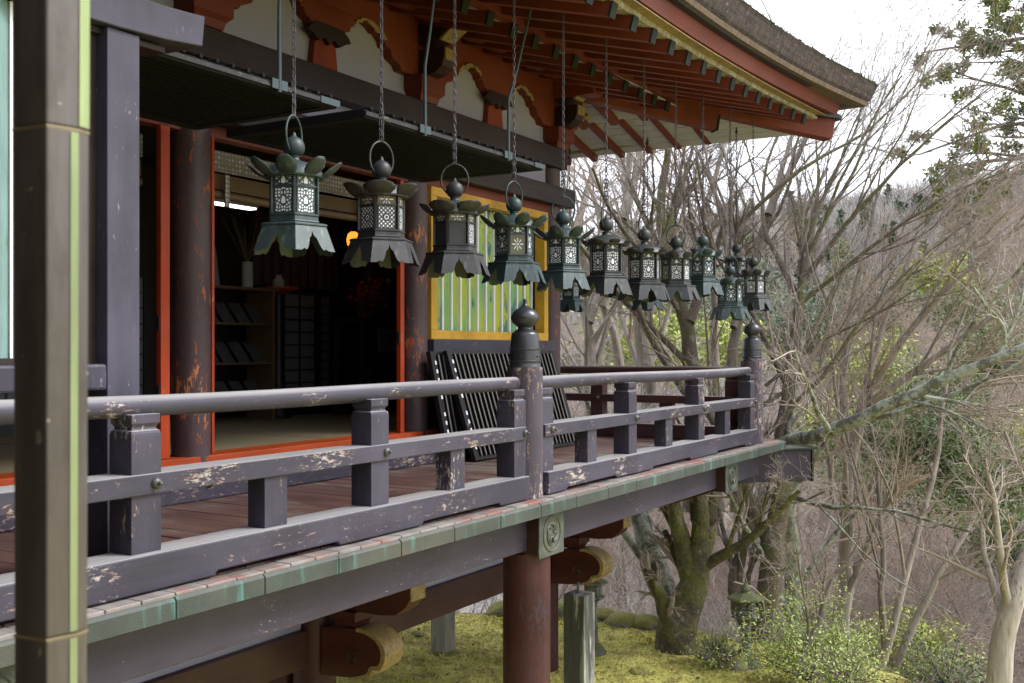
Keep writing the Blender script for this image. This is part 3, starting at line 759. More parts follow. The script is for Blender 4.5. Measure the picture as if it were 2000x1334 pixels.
# thin board hanging by the end bays (stepped)
# cross beams with crest plates
for x in (2.15,6.18,9.80):
    cb=MB().box(x-.165,x+.165,3.415,5.36,-1.365,-1.088).build('cross_beam',M['brown_y'],ver,bevel=.006)
    pl=MB()
    pl.box(x-.172,x+.172,3.400,3.414,-1.385,-1.087)
    po=pl.build('crest_plate',M['crest'],ver,bevel=.004)
    r=MB(); cx,cz=x,-1.235
    ring=[(cx+.118*math.cos(a),3.399,cz+.118*math.sin(a)) for a in [2*PI*i/40 for i in range(40)]]
    r.tube(ring,.0065,6,closed=True)
    for q in range(3):   # three comma shapes turning round the centre
        a0=2*PI*q/3+.5; pts=[];rad=[]
        for k in range(14):
            t=k/13; a=a0+t*2.5; rr_=.048+.045*t**1.1; pts.append((cx+rr_*math.cos(a),3.3995,cz+rr_*math.sin(a))); rad.append(max(.003,.020*(1-t)**.9))
        hx,hz=pts[0][0],pts[0][2]
        r.tube(pts,rad,6)
        r.lathe([(.0,0)],(0,0,0),3) if False else None
        sp=[(hx+.024*math.cos(a),3.399,hz+.024*math.sin(a)) for a in [2*PI*i/16 for i in range(16)]]
        r.tube(sp,.008,6,closed=True)
    r.build('crest',M['crest'],po,smooth=True)
# outer pillar
MB().cylz(6.16,3.585,.162,GZ-.1,-1.366).build('pillar',M['darkred_z'],ver,smooth=True)
MB().cylz(2.56,3.585,.162,GZ-.1,-1.366).build('pillar',M['darkred_z'],ver,smooth=True)
# diagonal corner beam
MB().bar((9.8,5.1,-1.272),(11.68,3.22,-1.272),.30,.34).build('corner_beam',M['beam_x'],ver,bevel=.006)
MB().bar((11.20,3.70,-1.085),(11.73,3.17,-1.085),.36,.022).build('corner_beam_cap',M['copper'],ver,bevel=.003)
MB().bar((11.683,3.217,-1.265),(11.70,3.20,-1.265),.325,.37).build('corner_beam_end',M['black'],ver,bevel=.003)
MB().prism([(3.52,-1.337),(4.9,-1.337),(4.9,-1.6),(4.25,-1.6),(3.95,-1.52),(3.62,-1.40)],'x',9.72,9.88).build('under_arm',M['darkred_y'],ver,bevel=.005)

# ================================================================== BALUSTRADE
bal=thing('balustrade','weathered purple grey balustrade with bronze onion finials along the veranda edge','balustrade',(6.06,3.54,DZ))
RY=3.54
nwx=[1.29,6.06,10.83]
def newel(x,y):
    o=MB().lathe([(.120,DZ-.004),(.121,-.5),(.120,-.118)],(x,y,0),36).build('newel_post',M['newel'],bal,smooth=True)
    prof=[(.104,-.122),(.110,-.120),(.110,-.108),(.106,-.103),(.1055,-.088),(.109,-.084),(.109,-.074),(.1045,-.070),(.101,-.005),(.1045,-.001),(.1045,.007),(.0995,.011),(.092,.098),(.088,.112),(.078,.119),(.070,.121),(.070,.126),(.062,.130),(.050,.137),(.047,.146),(.050,.154),(.068,.166),(.085,.183),(.0935,.203),(.0945,.218),(.090,.236),(.076,.256),(.055,.273),(.032,.286),(.019,.297),(.0135,.308),(.0135,.320),(.015,.328),(.012,.337),(.001,.342)]
    c=MB().lathe(prof,(x,y,0),40).build('finial',M['bronze'],o,smooth=True)
    for a in (2.2,3.4,4.6,5.4):
        MB().lathe([(.001,-.006),(.006,-.004),(.006,.004),(.001,.006)],(x+.106*math.cos(a),y+.106*math.sin(a),-.045),8).build('rivet',M['bronze'],c)
for x in nwx: newel(x,RY)
newel(10.83,9.6)
def handrail(p0,p1,mat):
    a=Vector(p0); b_=Vector(p1); n=14; pts=[];rad=[]
    for i in range(n+1):
        t=i/n; p=a.lerp(b_,t); pts.append(p+Vector((0,0,.006*math.sin(t*7+a.x)))); rad.append(.046+.0015*math.sin(t*11+1))
    pts=[a-(b_-a).normalized()*0]+pts[1:]
    # rounded ends
    d=(b_-a).normalized()
    pts=[a-d*.020,a-d*.008]+pts+[b_+d*.008,b_+d*.020]; rad=[.020,.040]+rad+[.040,.020]
    return MB().tube(pts,rad,20).build('handrail',mat,bal,smooth=True)
def post(x,y,mat,axis='x',name='post'):
    hw,hd=(.075,.068) if axis=='x' else (.068,.075)
    vs=[];fs=[]
    lv=[(1,1,-.826),(1,1,-.352),(.985,.985,-.340),(.93,.93,-.330),(.83,.83,-.326),(.80,.80,-.316),(.88,.88,-.306),(.96,.96,-.300),(.96,.96,-.262)]
    for sx,sy,z in lv:
        for i,j in ((-1,-1),(1,-1),(1,1),(-1,1)): vs.append((x+i*hw*sx,y+j*hd*sy,z))
    fs.append((3,2,1,0)); n=len(lv); fs.append(tuple((n-1)*4+i for i in range(4)))
    for l in range(n-1):
        for i in range(4): i2=(i+1)%4; fs.append((l*4+i,l*4+i2,(l+1)*4+i2,(l+1)*4+i))
    return MB().add(vs,fs).build(name,mat,bal,bevel=.003)
def strut(x,y,mat,axis='x'):
    hw,hd=(.0745,.054) if axis=='x' else (.054,.0745)
    return MB().box(x-hw,x+hw,y-hd,y+hd,-.826,-.589).build('strut',mat,bal,bevel=.003)
def base_rail(x0,x1,feet,mat):
    # profile in (x,z) with notches between the feet
    top=-.826; lo=-.957; z0=DZ+.0
    p=[(x0,top),(x0,z0+.003)]
    cur=x0
    on=[]
    for a,b_ in feet:
        if a>cur: p+= [(cur,z0+.003)] if False else []
        p+=[(a-.02,lo),(a,z0+.003),(b_,z0+.003),(b_+.02,lo)]
    q=[(x0,top)]
    pts=[]
    for a,b_ in feet: pts+= [(a-.02,lo),(a,z0+.003),(b_,z0+.003),(b_+.02,lo)]
    pts=[pt for pt in pts if x0+.001<pt[0]<x1-.001]
    zs=z0+.003 if any(a-.02<=x0<=b_+.02 for a,b_ in feet) else lo
    ze=z0+.003 if any(a-.02<=x1<=b_+.02 for a,b_ in feet) else lo
    prof=[(x0,top),(x0,zs)]+pts+[(x1,ze),(x1,top)]
    return MB().prism(prof,'y',3.425,3.60).build('base_rail',mat,bal,bevel=.008)
FE=[(-.2,.3),(1.05,1.75),(2.46,3.21),(4.04,4.73),(5.57,6.44),(7.26,7.94),(8.79,9.47),(10.29,11.2)]
for x0,x1,ps,ss in ((-1.5,1.17,[0.3],[-.4,.95]),(1.41,5.935,[1.49,2.885,4.41,5.875],[2.15,3.63,5.15]),(6.185,10.705,[6.25,7.64,9.16,10.64],[6.92,8.39,9.87])):
    handrail((x0,RY,-.229),(x1-.01,RY,-.229),M['rail_x'])
    MB().box(x0,x1,3.452,3.615,-.590,-.505).build('mid_rail',M['rail_x'],bal,bevel=.005)
    base_rail(x0,x1,FE,M['rail_x'])
    for p in ps:
        post(p,3.535,M['rail_z'])
        if p>1.4 : stud(p+.035,3.452,-.545,bal)
    for s in ss: strut(s,3.522,M['rail_z'])
# side run (along Y)
SX=10.83
y0,y1=3.67,9.48
pts=[];n=12
MB().tube([(SX,y0-.02+.0,-.229),(SX,y0,-.229)]+[(SX,y0+(y1-y0)*i/n,-.229+.004*math.sin(i)) for i in range(1,n)]+[(SX,y1,-.229)],[.02,.046]+[.046]*(n-1)+[.046],18).build('handrail',M['wornrail'],bal,smooth=True)
MB().box(SX-.075,SX+.085,y0-.005,y1,-.590,-.505).build('mid_rail',M['wornrail'],bal,bevel=.005)
MB().box(SX-.085,SX+.115,y0-.005,y1,-.975,-.826).build('base_rail',M['wornrail'],bal,bevel=.006)
for y in (3.74,5.34,6.9,8.4): 
    o=post(SX,y,M['wornrail'],'y')
for y in (5.34,): stud(SX-.076,y-.02,-.545,bal,axis='x')
for y in (4.5,6.1,7.65,9.0): strut(SX,y,M['wornrail'],'y')
# ================================================================== HANGING LANTERNS
YL=3.65
def lthing(name,label,cat,loc,rz=0,group=None):
    o=thing(name,label,cat,loc,group); ROOT_LOC[o.name]=Vector((0,0,0)); o.rotation_euler=(0,0,rz); return o
def hexp(r,z,off=0.0): return [(r*math.cos(PI/3*i+off),r*math.sin(PI/3*i+off),z) for i in range(6)]
def petal(ang,r0,z0,length,width,rise,curl,scal=0.0):
    """leaf-shaped sheet growing out of the canopy rim and curling upward"""
    nu,nv=9,9; vs=[];fs=[]
    x=r0;z=z0;a=rise; pts=[(x,z,a)]
    for i in range(1,nu):
        a=rise+curl*(i/(nu-1)); x+=math.cos(a)*length/(nu-1); z+=math.sin(a)*length/(nu-1); pts.append((x,z,a))
    for i,(px,pz,a) in enumerate(pts):
        t=i/(nu-1)
        w=width*(.62+.55*math.sin(PI*min(1,t*1.05)**.9)) if t<.75 else width*(.62+.55*math.sin(PI*(.75*1.05)**.9))*math.sqrt(max(0.0,1-((t-.75)/.27)**2))
        w*=1+scal*.10*math.sin(t*26)
        for j in range(nv):
            s=-1+2*j/(nv-1); cup=.16*width*s*s*math.sin(PI*min(1,t))*(1.2)
            yy=s*w/2; xx=px-math.sin(a)*cup; zz=pz+math.cos(a)*cup
            vs.append((xx*math.cos(ang)-yy*math.sin(ang),xx*math.sin(ang)+yy*math.cos(ang),zz))
    for i in range(nu-1):
        for j in range(nv-1): fs.append((i*nv+j,i*nv+j+1,(i+1)*nv+j+1,(i+1)*nv+j))
    return vs,fs
def lantern(label,loc,rz,metal,kind,style,S=1.0,ringrot=0.0,tall=False,zatt=2.53,pk=None,lean=0.0):
    mt=LM[metal][0]
    t=lthing('hanging_lantern',label,'lantern',loc,rz,'bronze lanterns hanging in a row under the eave')
    t.scale=(S,S,S)
    off=PI/6
    al=math.atan2(-loc[1],-loc[0]); rz=(al+R_(rz)-PI/6)%(PI/3); t.rotation_euler=(0,0,rz)
    ringrot=al+PI/2+R_(ringrot)-rz
    pk={(round((al+R_(a)-rz)/(PI/3))-1)%6:k for a,k in (pk or {}).items()}
    # skirt
    b=MB(); vs=[];fs=[];cols=41
    ss=[-1+2*i/(cols-1) for i in range(cols)]
    def prof(s):
        a=abs(s)
        P=[(0,.20),(.04,.33),(.09,.42),(.16,.47),(.215,.50),(.235,.66),(.27,.61),(.30,.78),(.37,.92),(.45,.97),(.52,.94),(.57,.91),(.63,.97),(.75,1.0),(1,1.0)]
        for (a0,b0),(a1,b1) in zip(P,P[1:]):
            if a<=a1: return b0+(b1-b0)*(a-a0)/max(1e-6,a1-a0)
        return 1
    for f in range(6):
        A=[Vector(p) for p in hexp(.176,.128,off)]; B=[Vector(p) for p in hexp(.226,0.0,off)]
        a0,a1=A[f],A[(f+1)%6]; b0,b1=B[f],B[(f+1)%6]
        o=len(vs)
        for s in ss:
            u=(s+1)/2; top=a0.lerp(a1,u); bot=b0.lerp(b1,u); L=prof(s)
            for r in (0,.33,.66,1): vs.append(top.lerp(bot,L*r)+ (bot-top).cross(a1-a0).normalized()*0)
        for i in range(cols-1):
            for r in range(3): fs.append((o+i*4+r,o+(i+1)*4+r,o+(i+1)*4+r+1,o+i*4+r+1))
    b.add(vs,fs); sk=b.build('skirt',mt,t)
    so=sk.modifiers.new('s','SOLIDIFY'); so.thickness=.003; so.offset=0
    # flange and base bands
    b=MB(); b.lathe([(.172,.126),(.184,.128),(.184,.137),(.170,.143),(.140,.146)],(0,0,0),6,off)
    for i in range(18):
        a=2*PI*i/18; 
    b.build('flange',mt,t,bevel=.0015,seg=1)
    hb=.165 if not tall else .150
    MB().lathe([(.139,.1465),(.141,.152),(.136,.158),(.134,hb+.012),(.139,hb+.016),(.139,hb+.024),(.130,hb+.026)],(0,0,0),6,off).build('base_band',mt,t,bevel=.001,seg=1)
    zt=.372; zb=hb+.027; zm=zt-.045 if not tall else zt-.035
    # corner posts and rails
    fr=MB()
    C_=hexp(.1285,0,off)
    for i in range(6):
        fr.bar((C_[i][0],C_[i][1],zb),(C_[i][0],C_[i][1],zt),.013,.013,up=(C_[i][0],C_[i][1],0))
    for z in (zm,):
        for i in range(6):
            a=C_[i]; c=C_[(i+1)%6]; fr.bar((a[0],a[1],z),(c[0],c[1],z),.007,.009)
    fr.build('frame',mt,t)
    def face(f,r,z0,z1,inset=.012):
        A=hexp(r,0,off); a=Vector(A[f]); c=Vector(A[(f+1)%6]); d=(c-a).normalized()
        a=a+d*inset; c=c-d*inset
        b=MB(); b.add([(a.x,a.y,z0),(c.x,c.y,z0),(c.x,c.y,z1),(a.x,a.y,z1)],[(0,1,2,3)])
        return b
    uv=[[(0,0),(1,0),(1,1),(0,1)]]
    for f in range(6):
        k=(pk or {}).get(f,kind)
        face(f,.1262,zb,zm-.004).build('panel',pm(k,metal),t,uvs=uv)
        uu=[[(0,.30),(1,.30),(1,.62),(0,.62)]]
        face(f,.1262,zm+.004,zt).build('upper_panel',pm('scroll' if kind!='lattice' else 'flower',metal),t,uvs=uu)
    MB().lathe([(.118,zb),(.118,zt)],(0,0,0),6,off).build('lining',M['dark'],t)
    # canopy
    cz=zt
    dome=[(.128,cz),(.150,cz+.004),(.152,cz+.012),(.146,cz+.022),(.135,cz+.045),(.112,cz+.066),(.080,cz+.080),(.045,cz+.090),(.030,cz+.097),(.026,cz+.108),(.030,cz+.112),(.030,cz+.117),(.024,cz+.122)]
    if style=='flat': dome=[(.128,cz),(.160,cz+.004),(.165,cz+.012),(.158,cz+.026),(.140,cz+.048),(.112,cz+.064),(.078,cz+.074),(.042,cz+.082),(.030,cz+.090),(.027,cz+.100),(.030,cz+.106),(.024,cz+.112)]
    can=MB().lathe(dome,(0,0,0),36).build('canopy',mt,t,smooth=True)
    n,r0,L,W,rise,curl,sc={'upright':(8,.135,.138,.090,.02,1.10,1),'broad':(6,.132,.115,.155,.05,1.05,1),'flat':(8,.150,.062,.078,.10,.85,.4),'round':(8,.145,.088,.088,.25,1.15,.3)}[style]
    for i in range(n):
        v,f=petal(2*PI*i/n+off*.5+loc[0],r0,cz+.006,L,W,rise,curl,sc)
        b=MB(); b.add(v,f); p=b.build('petal',mt,can,smooth=True)
        m=p.modifiers.new('s','SOLIDIFY'); m.thickness=.0025
    fz=cz+.118
    fin=[(.030,fz),(.040,fz+.006),(.050,fz+.018),(.0545,fz+.036),(.0535,fz+.056),(.046,fz+.074),(.032,fz+.087),(.016,fz+.096),(.010,fz+.106),(.009,fz+.113),(.001,fz+.121)]
    MB().lathe(fin,(0,0,0),28).build('finial',mt,t,smooth=True)
    rc=fz+.105; rr=.098
    pts=[]
    for i in range(41):
        a=-PI/2+.60+ (2*PI-1.20)*i/40
        pts.append((rr*.86*math.cos(a)*math.cos(ringrot)*1.0,rr*.86*math.cos(a)*math.sin(ringrot),rc+rr*math.sin(a)))
    MB().tube(pts,.0058,8).build('ring',mt,t,smooth=True)
    # chain
    ztop=(zatt-loc[2])/S; z=rc+rr-.004; b=MB(); k=0
    rg=random.Random(int(loc[0]*100))
    ph=rg.uniform(0,3)
    pl=.030
    while z<ztop:
        # doubled hank of chain near the ring
        a=(PI/2)*(k%2)+ph+rg.uniform(-.25,.25)
        sets=[(0,0)]
        if k<6: sets=[(.010,.004),(-.010,-.003)]
        for ox,oy in sets:
            L=[]
            hx,hz=.0085,.0195
            for i in range(12):
                q=2*PI*i/12; L.append((ox+hx*math.cos(q)*math.cos(a),oy+hx*math.cos(q)*math.sin(a),z+hz+hz*math.sin(q)))
            b.tube(L,.0032,5,closed=True)
        z+=pl; k+=1
    b.build('chain',M['chain'],t)
    b=MB(); b.tube([(0,0,ztop-.02),(0,0,ztop+.06)],.008,8); b.lathe([(.016,ztop+.0),(.018,ztop+.02)],(0,0,0),12); b.build('hook',M['black'],t)
    return t
def lz(px,py,y=YL):
    X=gX(px,y); d=CF[0]*X+CF[1]*y; return X,(683-py)/FPX*d
rows=[ # px, bottom y, metal, panel kind, style, scale, rot, ringrot, extra
 (574,499,'pale','leaf','upright',1.0,2,63,{},'pale verdigris lantern with tall upright petals, nearest of the row and farthest left'),
 (745,522,'grey','lattice','broad',1.0,-15,40,{},'grey bronze lantern with broad cupped petals and diagonal lattice panels, second from the left'),
 (888,543,'grey','lattice','broad',1.0,-21,0,{10:'plain',-50:'plain'},'dark grey lantern with a wide ring and a plain door panel before the window'),
 (1004,558,'teal','scroll','upright',1.0,-17,50,{13:'flower'},'teal lantern with a pale starburst flower cut in its front panel'),
 (1100,572,'teal','leaf','upright',1.0,0,5,{},'dark teal lantern with upright petals hanging before the corner column'),
 (1184,582,'dark','leaf','flat',1.06,-4,65,{},'black brown lantern with a low domed canopy, first one against the bare trees'),
 (1258,592,'dark','leaf','flat',1.06,-11,60,{},'black lantern with narrow ring, seventh in the front row from the left'),
 (1320,592,'dark','leaf','round',1.0,-27,0,{},'black lantern with a large pale leaf and wide ring, eighth in the front row'),
 (1373,582,'teal','scroll','round',1.0,1,15,{},'dark green lantern with four slim pierced strips, ninth in the front row'),
 (1426,629,'teal','scroll','round',.96,-25,20,{},'lowest hanging blue green lantern near the corner of the row'),
 (1471,611,'dark','leaf','round',1.0,18,10,{},'last lantern of the front row, black with a green finial above the corner post'),
]
lanterns=[]
for (px,py,mt,kd,st,s,rot,rr_,pk,lab) in rows:
    X,z=lz(px,py-4)
    lanterns.append(lantern(lab,(X,YL,z),rot,mt,kd,st,s,rr_,kd=='leaf' and st=='flat',2.53+max(0,up_(X-8)),pk))
XS=11.77
for (py_,by,mt,kd,st,rot,lab) in ((4.03,575,'dark','scroll','flat',10,'black lantern in the side row, half hidden behind the last two of the front row'),
                             (5.15,606,'teal','scroll','flat',0,'lantern in the side row of which only the skirt shows below a front one'),
                             (6.22,609,'teal','lattice','flat',20,'distant small lantern with lattice panels by the corner column, its lower half showing')):
    d=CF[0]*XS+CF[1]*py_; z=(683-by)/FPX*d
    lantern(lab,(XS,py_,z),rot,mt,kd,st,1.0,30,False,2.52,{})

# ================================================================== RAISED LATTICE SHUTTERS
M['shutshade']=simple('shaded_black_wood',(.004,.004,.0042),.75,.4,20,'x',.2)  # underside shade put into the colour: darker copy of the shutter wood
M['shutshade'].node_tree.nodes['Principled BSDF'].inputs['Specular IOR Level'].default_value=.25
def hung(x0,x1,label,rodx):
    t=thing('raised_shutter',label,'lattice shutter',((x0+x1)/2,4.1,1.43),'lattice shutters swung up under the beams')
    z0,z1=1.432,1.482
    b=MB()
    b.box(x0,x1,4.10,4.17,z0,z1).box(x0,x1,5.22,5.29,z0,z1).box(x0,x0+.07,4.171,5.219,z0,z1).box(x1-.07,x1,4.171,5.219,z0,z1)
    b.build('frame',M['shut'],t,bevel=.003)
    b=MB(); n=22
    for i in range(n):
        y=4.171+i*(1.048/n); b.box(x0+.071,x1-.071,y+.010,y+.034,z0+.004,z1-.015)
    b.build('slats',M['shutshade'],t,bevel=.002,seg=1)
    b=MB(); b.box(x0+.071,x1-.071,4.171,5.219,z1-.0145,z1-.004)
    b.build('backing',M['shutshade'],t)
    b=MB(); n=int((x1-x0)/.11)
    for i in range(n):
        x=x0+.06+i*(x1-x0-.12)/(n-1); b.box(x-.011,x+.011,4.09,5.28,z1+.001,z1+.022)
    b.build('cross_bars',M['shut'],t,bevel=.002,seg=1)
    MB().box(x0,x1,4.085,4.0995,z0+.012,z1-.012).build('front_strip',M['shutfront'],t,bevel=.002)
    b=MB(); b.box(x1-.16,x1+.004,4.078,4.0845,z0+.006,z1-.006); b.build('corner_plate',M['iron'],t)
    for rx,lx in rodx:
        r=MB(); P=[(rx,4.075,z0-.012),(rx,4.075,z0+.45),(rx+lx*.35,4.06,2.1),(rx+lx,4.02,2.66)]
        r.tube(P,[.014,.011,.010,.010],8)
        ro=r.build('hook_rod',M['iron'],t,smooth=True)
        MB().box(rx-.06,rx+.06,4.068,4.0775,z0+.002,z1+.006).build('rod_plate',M['iron'],ro)
    return t
hung(2.58,4.80,'black lattice shutter swung up and hooked level, nearer one behind the first lantern',[(3.2,0),(4.29,0)])
hung(5.06,7.30,'black lattice shutter swung up and hooked level over the open doorway',[(5.66,.09),(6.73,.26)])
# ================================================================== LEANING SHUTTERS
def leaning(x0,x1,yb,yt,zt,label,detail=True):
    t=thing('leaning_shutter',label,'lattice shutter',((x0+x1)/2,yb,DZ),'lattice shutters leaned against the wall')
    zb=DZ+.004; L=Vector((x1-x0,0,0))
    def P(u,v,o=0):   # u along x, v up the board, o outward
        nrm=Vector((0,-(zt-zb),-(yb-yt)*-1)).normalized(); nrm=Vector((0,-(zt-zb),(yb-yt)*-1)); nrm=Vector((0,-(zt-zb),-(yt-yb)*-1)).normalized()
        nrm=Vector((0,-(zt-zb),(yt-yb))).normalized()
        return Vector((x0+u-.11*v,yb+(yt-yb)*v,zb+(zt-zb)*v))+nrm*o
    def slab(u0,u1,v0,v1,o0,o1):
        b=MB(); q=[P(u0,v0,o0),P(u1,v0,o0),P(u1,v1,o0),P(u0,v1,o0),P(u0,v0,o1),P(u1,v0,o1),P(u1,v1,o1),P(u0,v1,o1)]
        b.add(q,[(3,2,1,0),(4,5,6,7),(0,1,5,4),(1,2,6,5),(2,3,7,6),(3,0,4,7)]); return b
    W=x1-x0
    f=MB()
    for a in ((0,.075,0,1),(W-.075,W,0,1)): b=slab(*a,0,.045); f.add(b.v,b.f)
    for a in ((.0755,W-.0755,0,.035),(.0755,W-.0755,.965,1)): b=slab(*a,0,.040); f.add(b.v,b.f)
    f.build('frame',M['shut_z'],t,bevel=.003)
    b=slab(.0755,W-.0755,.036,.964,.0,.006); b.build('backing',M['black'],t)
    n=25; s=MB(); e=MB()
    for i in range(n):
        u=.095+i*(W-.20)/(n-1)
        b=slab(u-.010,u+.014,.036,.964,.007,.058); s.add(b.v,b.f)
        b=slab(u-.008,u+.012,.036,.964,.0582,.0600); e.add(b.v,b.f)
    s.build('slats',M['shut_z'],t); e.build('slat_faces',M['slatedge'],t)
    c=MB()
    for k in range(11):
        v=.06+k*.088; b=slab(.076,W-.076,v,v+.018,.008,.030); c.add(b.v,b.f)
    c.build('cross_bars',M['shut_z'],t)
    p=MB()
    for k in range(11):
        v=.10+k*.078
        if k in (5,): continue
        b=slab(.043,.066,v,v+.034,.0455,.0470); p.add(b.v,b.f)
    p.build('pale_notches',M['whitegap'],t)
    return t
leaning(7.64,9.58,5.00,5.235,-.015,'black lattice shutter with worn upright slats, front one leaning under the green window')
leaning(7.47,9.30,5.16,5.29,-.020,'plain edged lattice shutter leaning behind the front one under the green window')

# ================================================================== NEIGHBOURING CORRIDOR (left)
cor=thing('corridor','lavender grey corridor end with square post, curved lintel and pale green lattice, far left','corridor',(1.2,3.9,DZ))
MB().box(2.955,3.125,3.80,3.97,DZ+.001,1.388).build('post',M['beam_z'],cor,bevel=.005)
pr=[(-1.0,1.39),(2.7,1.389),(3.0,1.392),(3.25,1.402),(3.47,1.425),(3.485,1.57),(3.25,1.555),(3.0,1.552),(2.7,1.56),(-1.0,1.60)]
MB().prism(pr,'y',3.78,4.02).build('lintel',M['beam_z'],cor,bevel=.006)
MB().box(2.90,3.30,3.84,3.97,1.36,1.3885).build('lintel_block',M['brown_x'],cor,bevel=.004)
MB().box(-1.0,2.905,3.735,3.86,-.170,-.060).build('sill_beam',M['beam_z'],cor,bevel=.012)
MB().box(-1.0,2.55,3.80,3.90,-.059,-.035).build('lattice_sill',M['brown_x'],cor)
MB().box(2.56,2.954,3.87,3.93,-.059,1.388).build('wall_board',M['brown_x'],cor)
for i in range(16):
    x=2.535-.155*i
    MB().prism([(x-.140,3.90),(x-.05,3.835),(x+.001,3.86),(x+.001,3.90)],'z',-.034,1.385).build('lattice_bar',M['palegreen'],cor)
b=MB()
for i in range(16):
    x=2.530-.155*i; b.box(x+.008,x+.020,3.85,3.91,-.034,1.386)
b.build('lattice_edging',M['whitegap'],cor)
MB().box(-1.0,2.50,3.925,3.94,-.034,1.386).build('lattice_backing',M['brown_x'],cor)
# added unseen roof, wall, posts and floor behind the camera, blocking sky light
MB().box(-6.0,-.7,-5.0,9.0,2.35,2.55).build('light_block_board',M['brown_y'],cor)
MB().prism([(-6.3,2.551),(-.35,2.551),(-3.3,4.3)],'y',-5.3,9.2).build('roof',M['thatch'],cor)
for y in (-4.6,-2.2,.9,3.9,6.6): MB().box(-1.0,-.8,y-.1,y+.1,GZ-.1,2.349).build('post',M['brown_x'],cor,bevel=.004)
MB().box(-4.6,-4.5,-4.8,8.8,GZ-.1,2.349).build('light_block_wall',M['brown_y'],cor)
MB().box(-4.49,-.75,-4.8,8.8,-1.6,-1.45).build('floor',M['brown_y'],cor)

# foreground copper downpipe
def pipe():
    px0,px1=25,178; d=1.32
    c=at((px0+px1)/2-2,683,d); cx,cy=c[0],c[1]
    rl=math.hypot(cx,cy); F_=(cx/rl,cy/rl); S_=(F_[1],-F_[0])
    t=thing('downpipe','tall brown copper downpipe with a verdigris streak standing close at the left','downpipe',(cx,cy,GZ))
    yaw=math.atan2(CR[1],CR[0])
    def hexr(w,z,th0=0):
        # irregular section: dark left face, wide front, narrow right chamfer ; local (right, toward camera)
        sec=[(-.50,-.16),(-.06,.34),(.36,.14),(.50,-.02),(.44,-.34),(-.30,-.42)]
        out=[]
        for a,b_ in sec:
            out.append((cx+S_[0]*a*w-F_[0]*b_*w,cy+S_[1]*a*w-F_[1]*b_*w,z))
        return out
    zs=[GZ,-1.9,-.358,.278,1.0,2.34]
    def w_at(z): return .0875+.0030*(z/.5)
    for i in range(len(zs)-1):
        b=MB(); w0=w_at(zs[i]); w1=w_at(zs[i+1])-.0
        a=hexr(w0-.0008*(i%2),zs[i]+.001); c_=hexr(w1,zs[i+1]-.001)
        b.add(a+c_,[(5,4,3,2,1,0),(6,7,8,9,10,11)]+[(k,(k+1)%6,6+(k+1)%6,6+k) for k in range(6)])
        seg=b.build('pipe_section',M['pipe'],t,bevel=.003)
        # collar
        b=MB(); a=hexr(w1*1.02,zs[i+1]-.0035); c_=hexr(w1*1.02,zs[i+1]+.0005)
        b.add(a+c_,[(5,4,3,2,1,0),(6,7,8,9,10,11)]+[(k,(k+1)%6,6+(k+1)%6,6+k) for k in range(6)])
        b.build('collar',M['pipegold'],t,bevel=.001)
        # verdigris stripe down the right edge
        b=MB(); s0=.36 if i>2 else .33; s1=.50 if i>2 else .41
        q=[]
        for (w,z) in ((w0,zs[i]+.004),(w1,zs[i+1]-.0045)):
            for k in (0,1):
                A=[(.365,.135),(.498,-.017)] if i>2 else [(.25,.192),(.352,.143)]
                u_,v_=A[k]; v_+=.014; u_+=.006; q.append((cx+S_[0]*u_*w-F_[0]*v_*w,cy+S_[1]*u_*w-F_[1]*v_*w,z))
        b.add([q[0],q[1],q[3],q[2]],[(0,1,2,3)])
        o=b.build('verdigris_streak',M['pipegreen'],seg)
        m_=o.modifiers.new('s','SOLIDIFY'); m_.thickness=.0006
    return t
pipe()

# ================================================================== INTERIOR THINGS
FZ=-.722
def ipos(px,Y): return gX(px,Y)
t=thing('display_shelf','dark wooden rack with slanted booklets inside the hall','shelf',(7.7,8.1,FZ))
M['booklet']=simple('dim_booklets',(.07,.068,.066),.7,.6,9,bumpS=0)
sh=MB(); x0,x1=7.15,8.05
for x in (x0,x1): sh.box(x-.02,x+.02,7.72,8.1,FZ,.60)
sh.box(x0-.05,x1+.05,7.70,8.12,.601,.63)
sh.build('rack_frame',M['wood'],t,bevel=.003)
for k,z in enumerate((-.55,-.15,.25)):
    MB().box(x0+.021,x1-.021,7.74,8.08,z,z+.02).build('shelf_board',M['wood'],t)
    for q in range(4):
        xx=x0+.06+q*.21
        b=MB(); b.add([(xx,7.78,z+.021),(xx+.15,7.78,z+.021),(xx+.15,7.95,z+.23),(xx,7.95,z+.23)],[(0,1,2,3)])
        o=b.build('booklet',M['booklet'],t); m_=o.modifiers.new('s','SOLIDIFY'); m_.thickness=.012
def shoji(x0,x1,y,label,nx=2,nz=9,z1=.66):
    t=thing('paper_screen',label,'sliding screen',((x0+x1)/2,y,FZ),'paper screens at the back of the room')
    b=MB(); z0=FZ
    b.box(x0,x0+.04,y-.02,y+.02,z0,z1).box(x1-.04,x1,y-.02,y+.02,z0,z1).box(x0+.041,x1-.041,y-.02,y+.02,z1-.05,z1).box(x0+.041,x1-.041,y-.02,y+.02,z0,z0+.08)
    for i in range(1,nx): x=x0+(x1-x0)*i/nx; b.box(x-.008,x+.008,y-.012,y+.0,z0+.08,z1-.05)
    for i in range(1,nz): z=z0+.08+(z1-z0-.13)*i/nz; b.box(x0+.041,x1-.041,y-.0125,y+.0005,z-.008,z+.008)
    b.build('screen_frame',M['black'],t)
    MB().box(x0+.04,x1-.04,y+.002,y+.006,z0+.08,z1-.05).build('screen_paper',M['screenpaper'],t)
shoji(8.45,9.02,8.0,'double width paper screen in the middle of the dark room')
shoji(9.06,9.30,8.02,'narrow paper screen right of the wide one in the dark room',1,12)
shoji(5.9,6.9,8.3,'paper screen seen left of the round column deep in the room',3,9,.75)
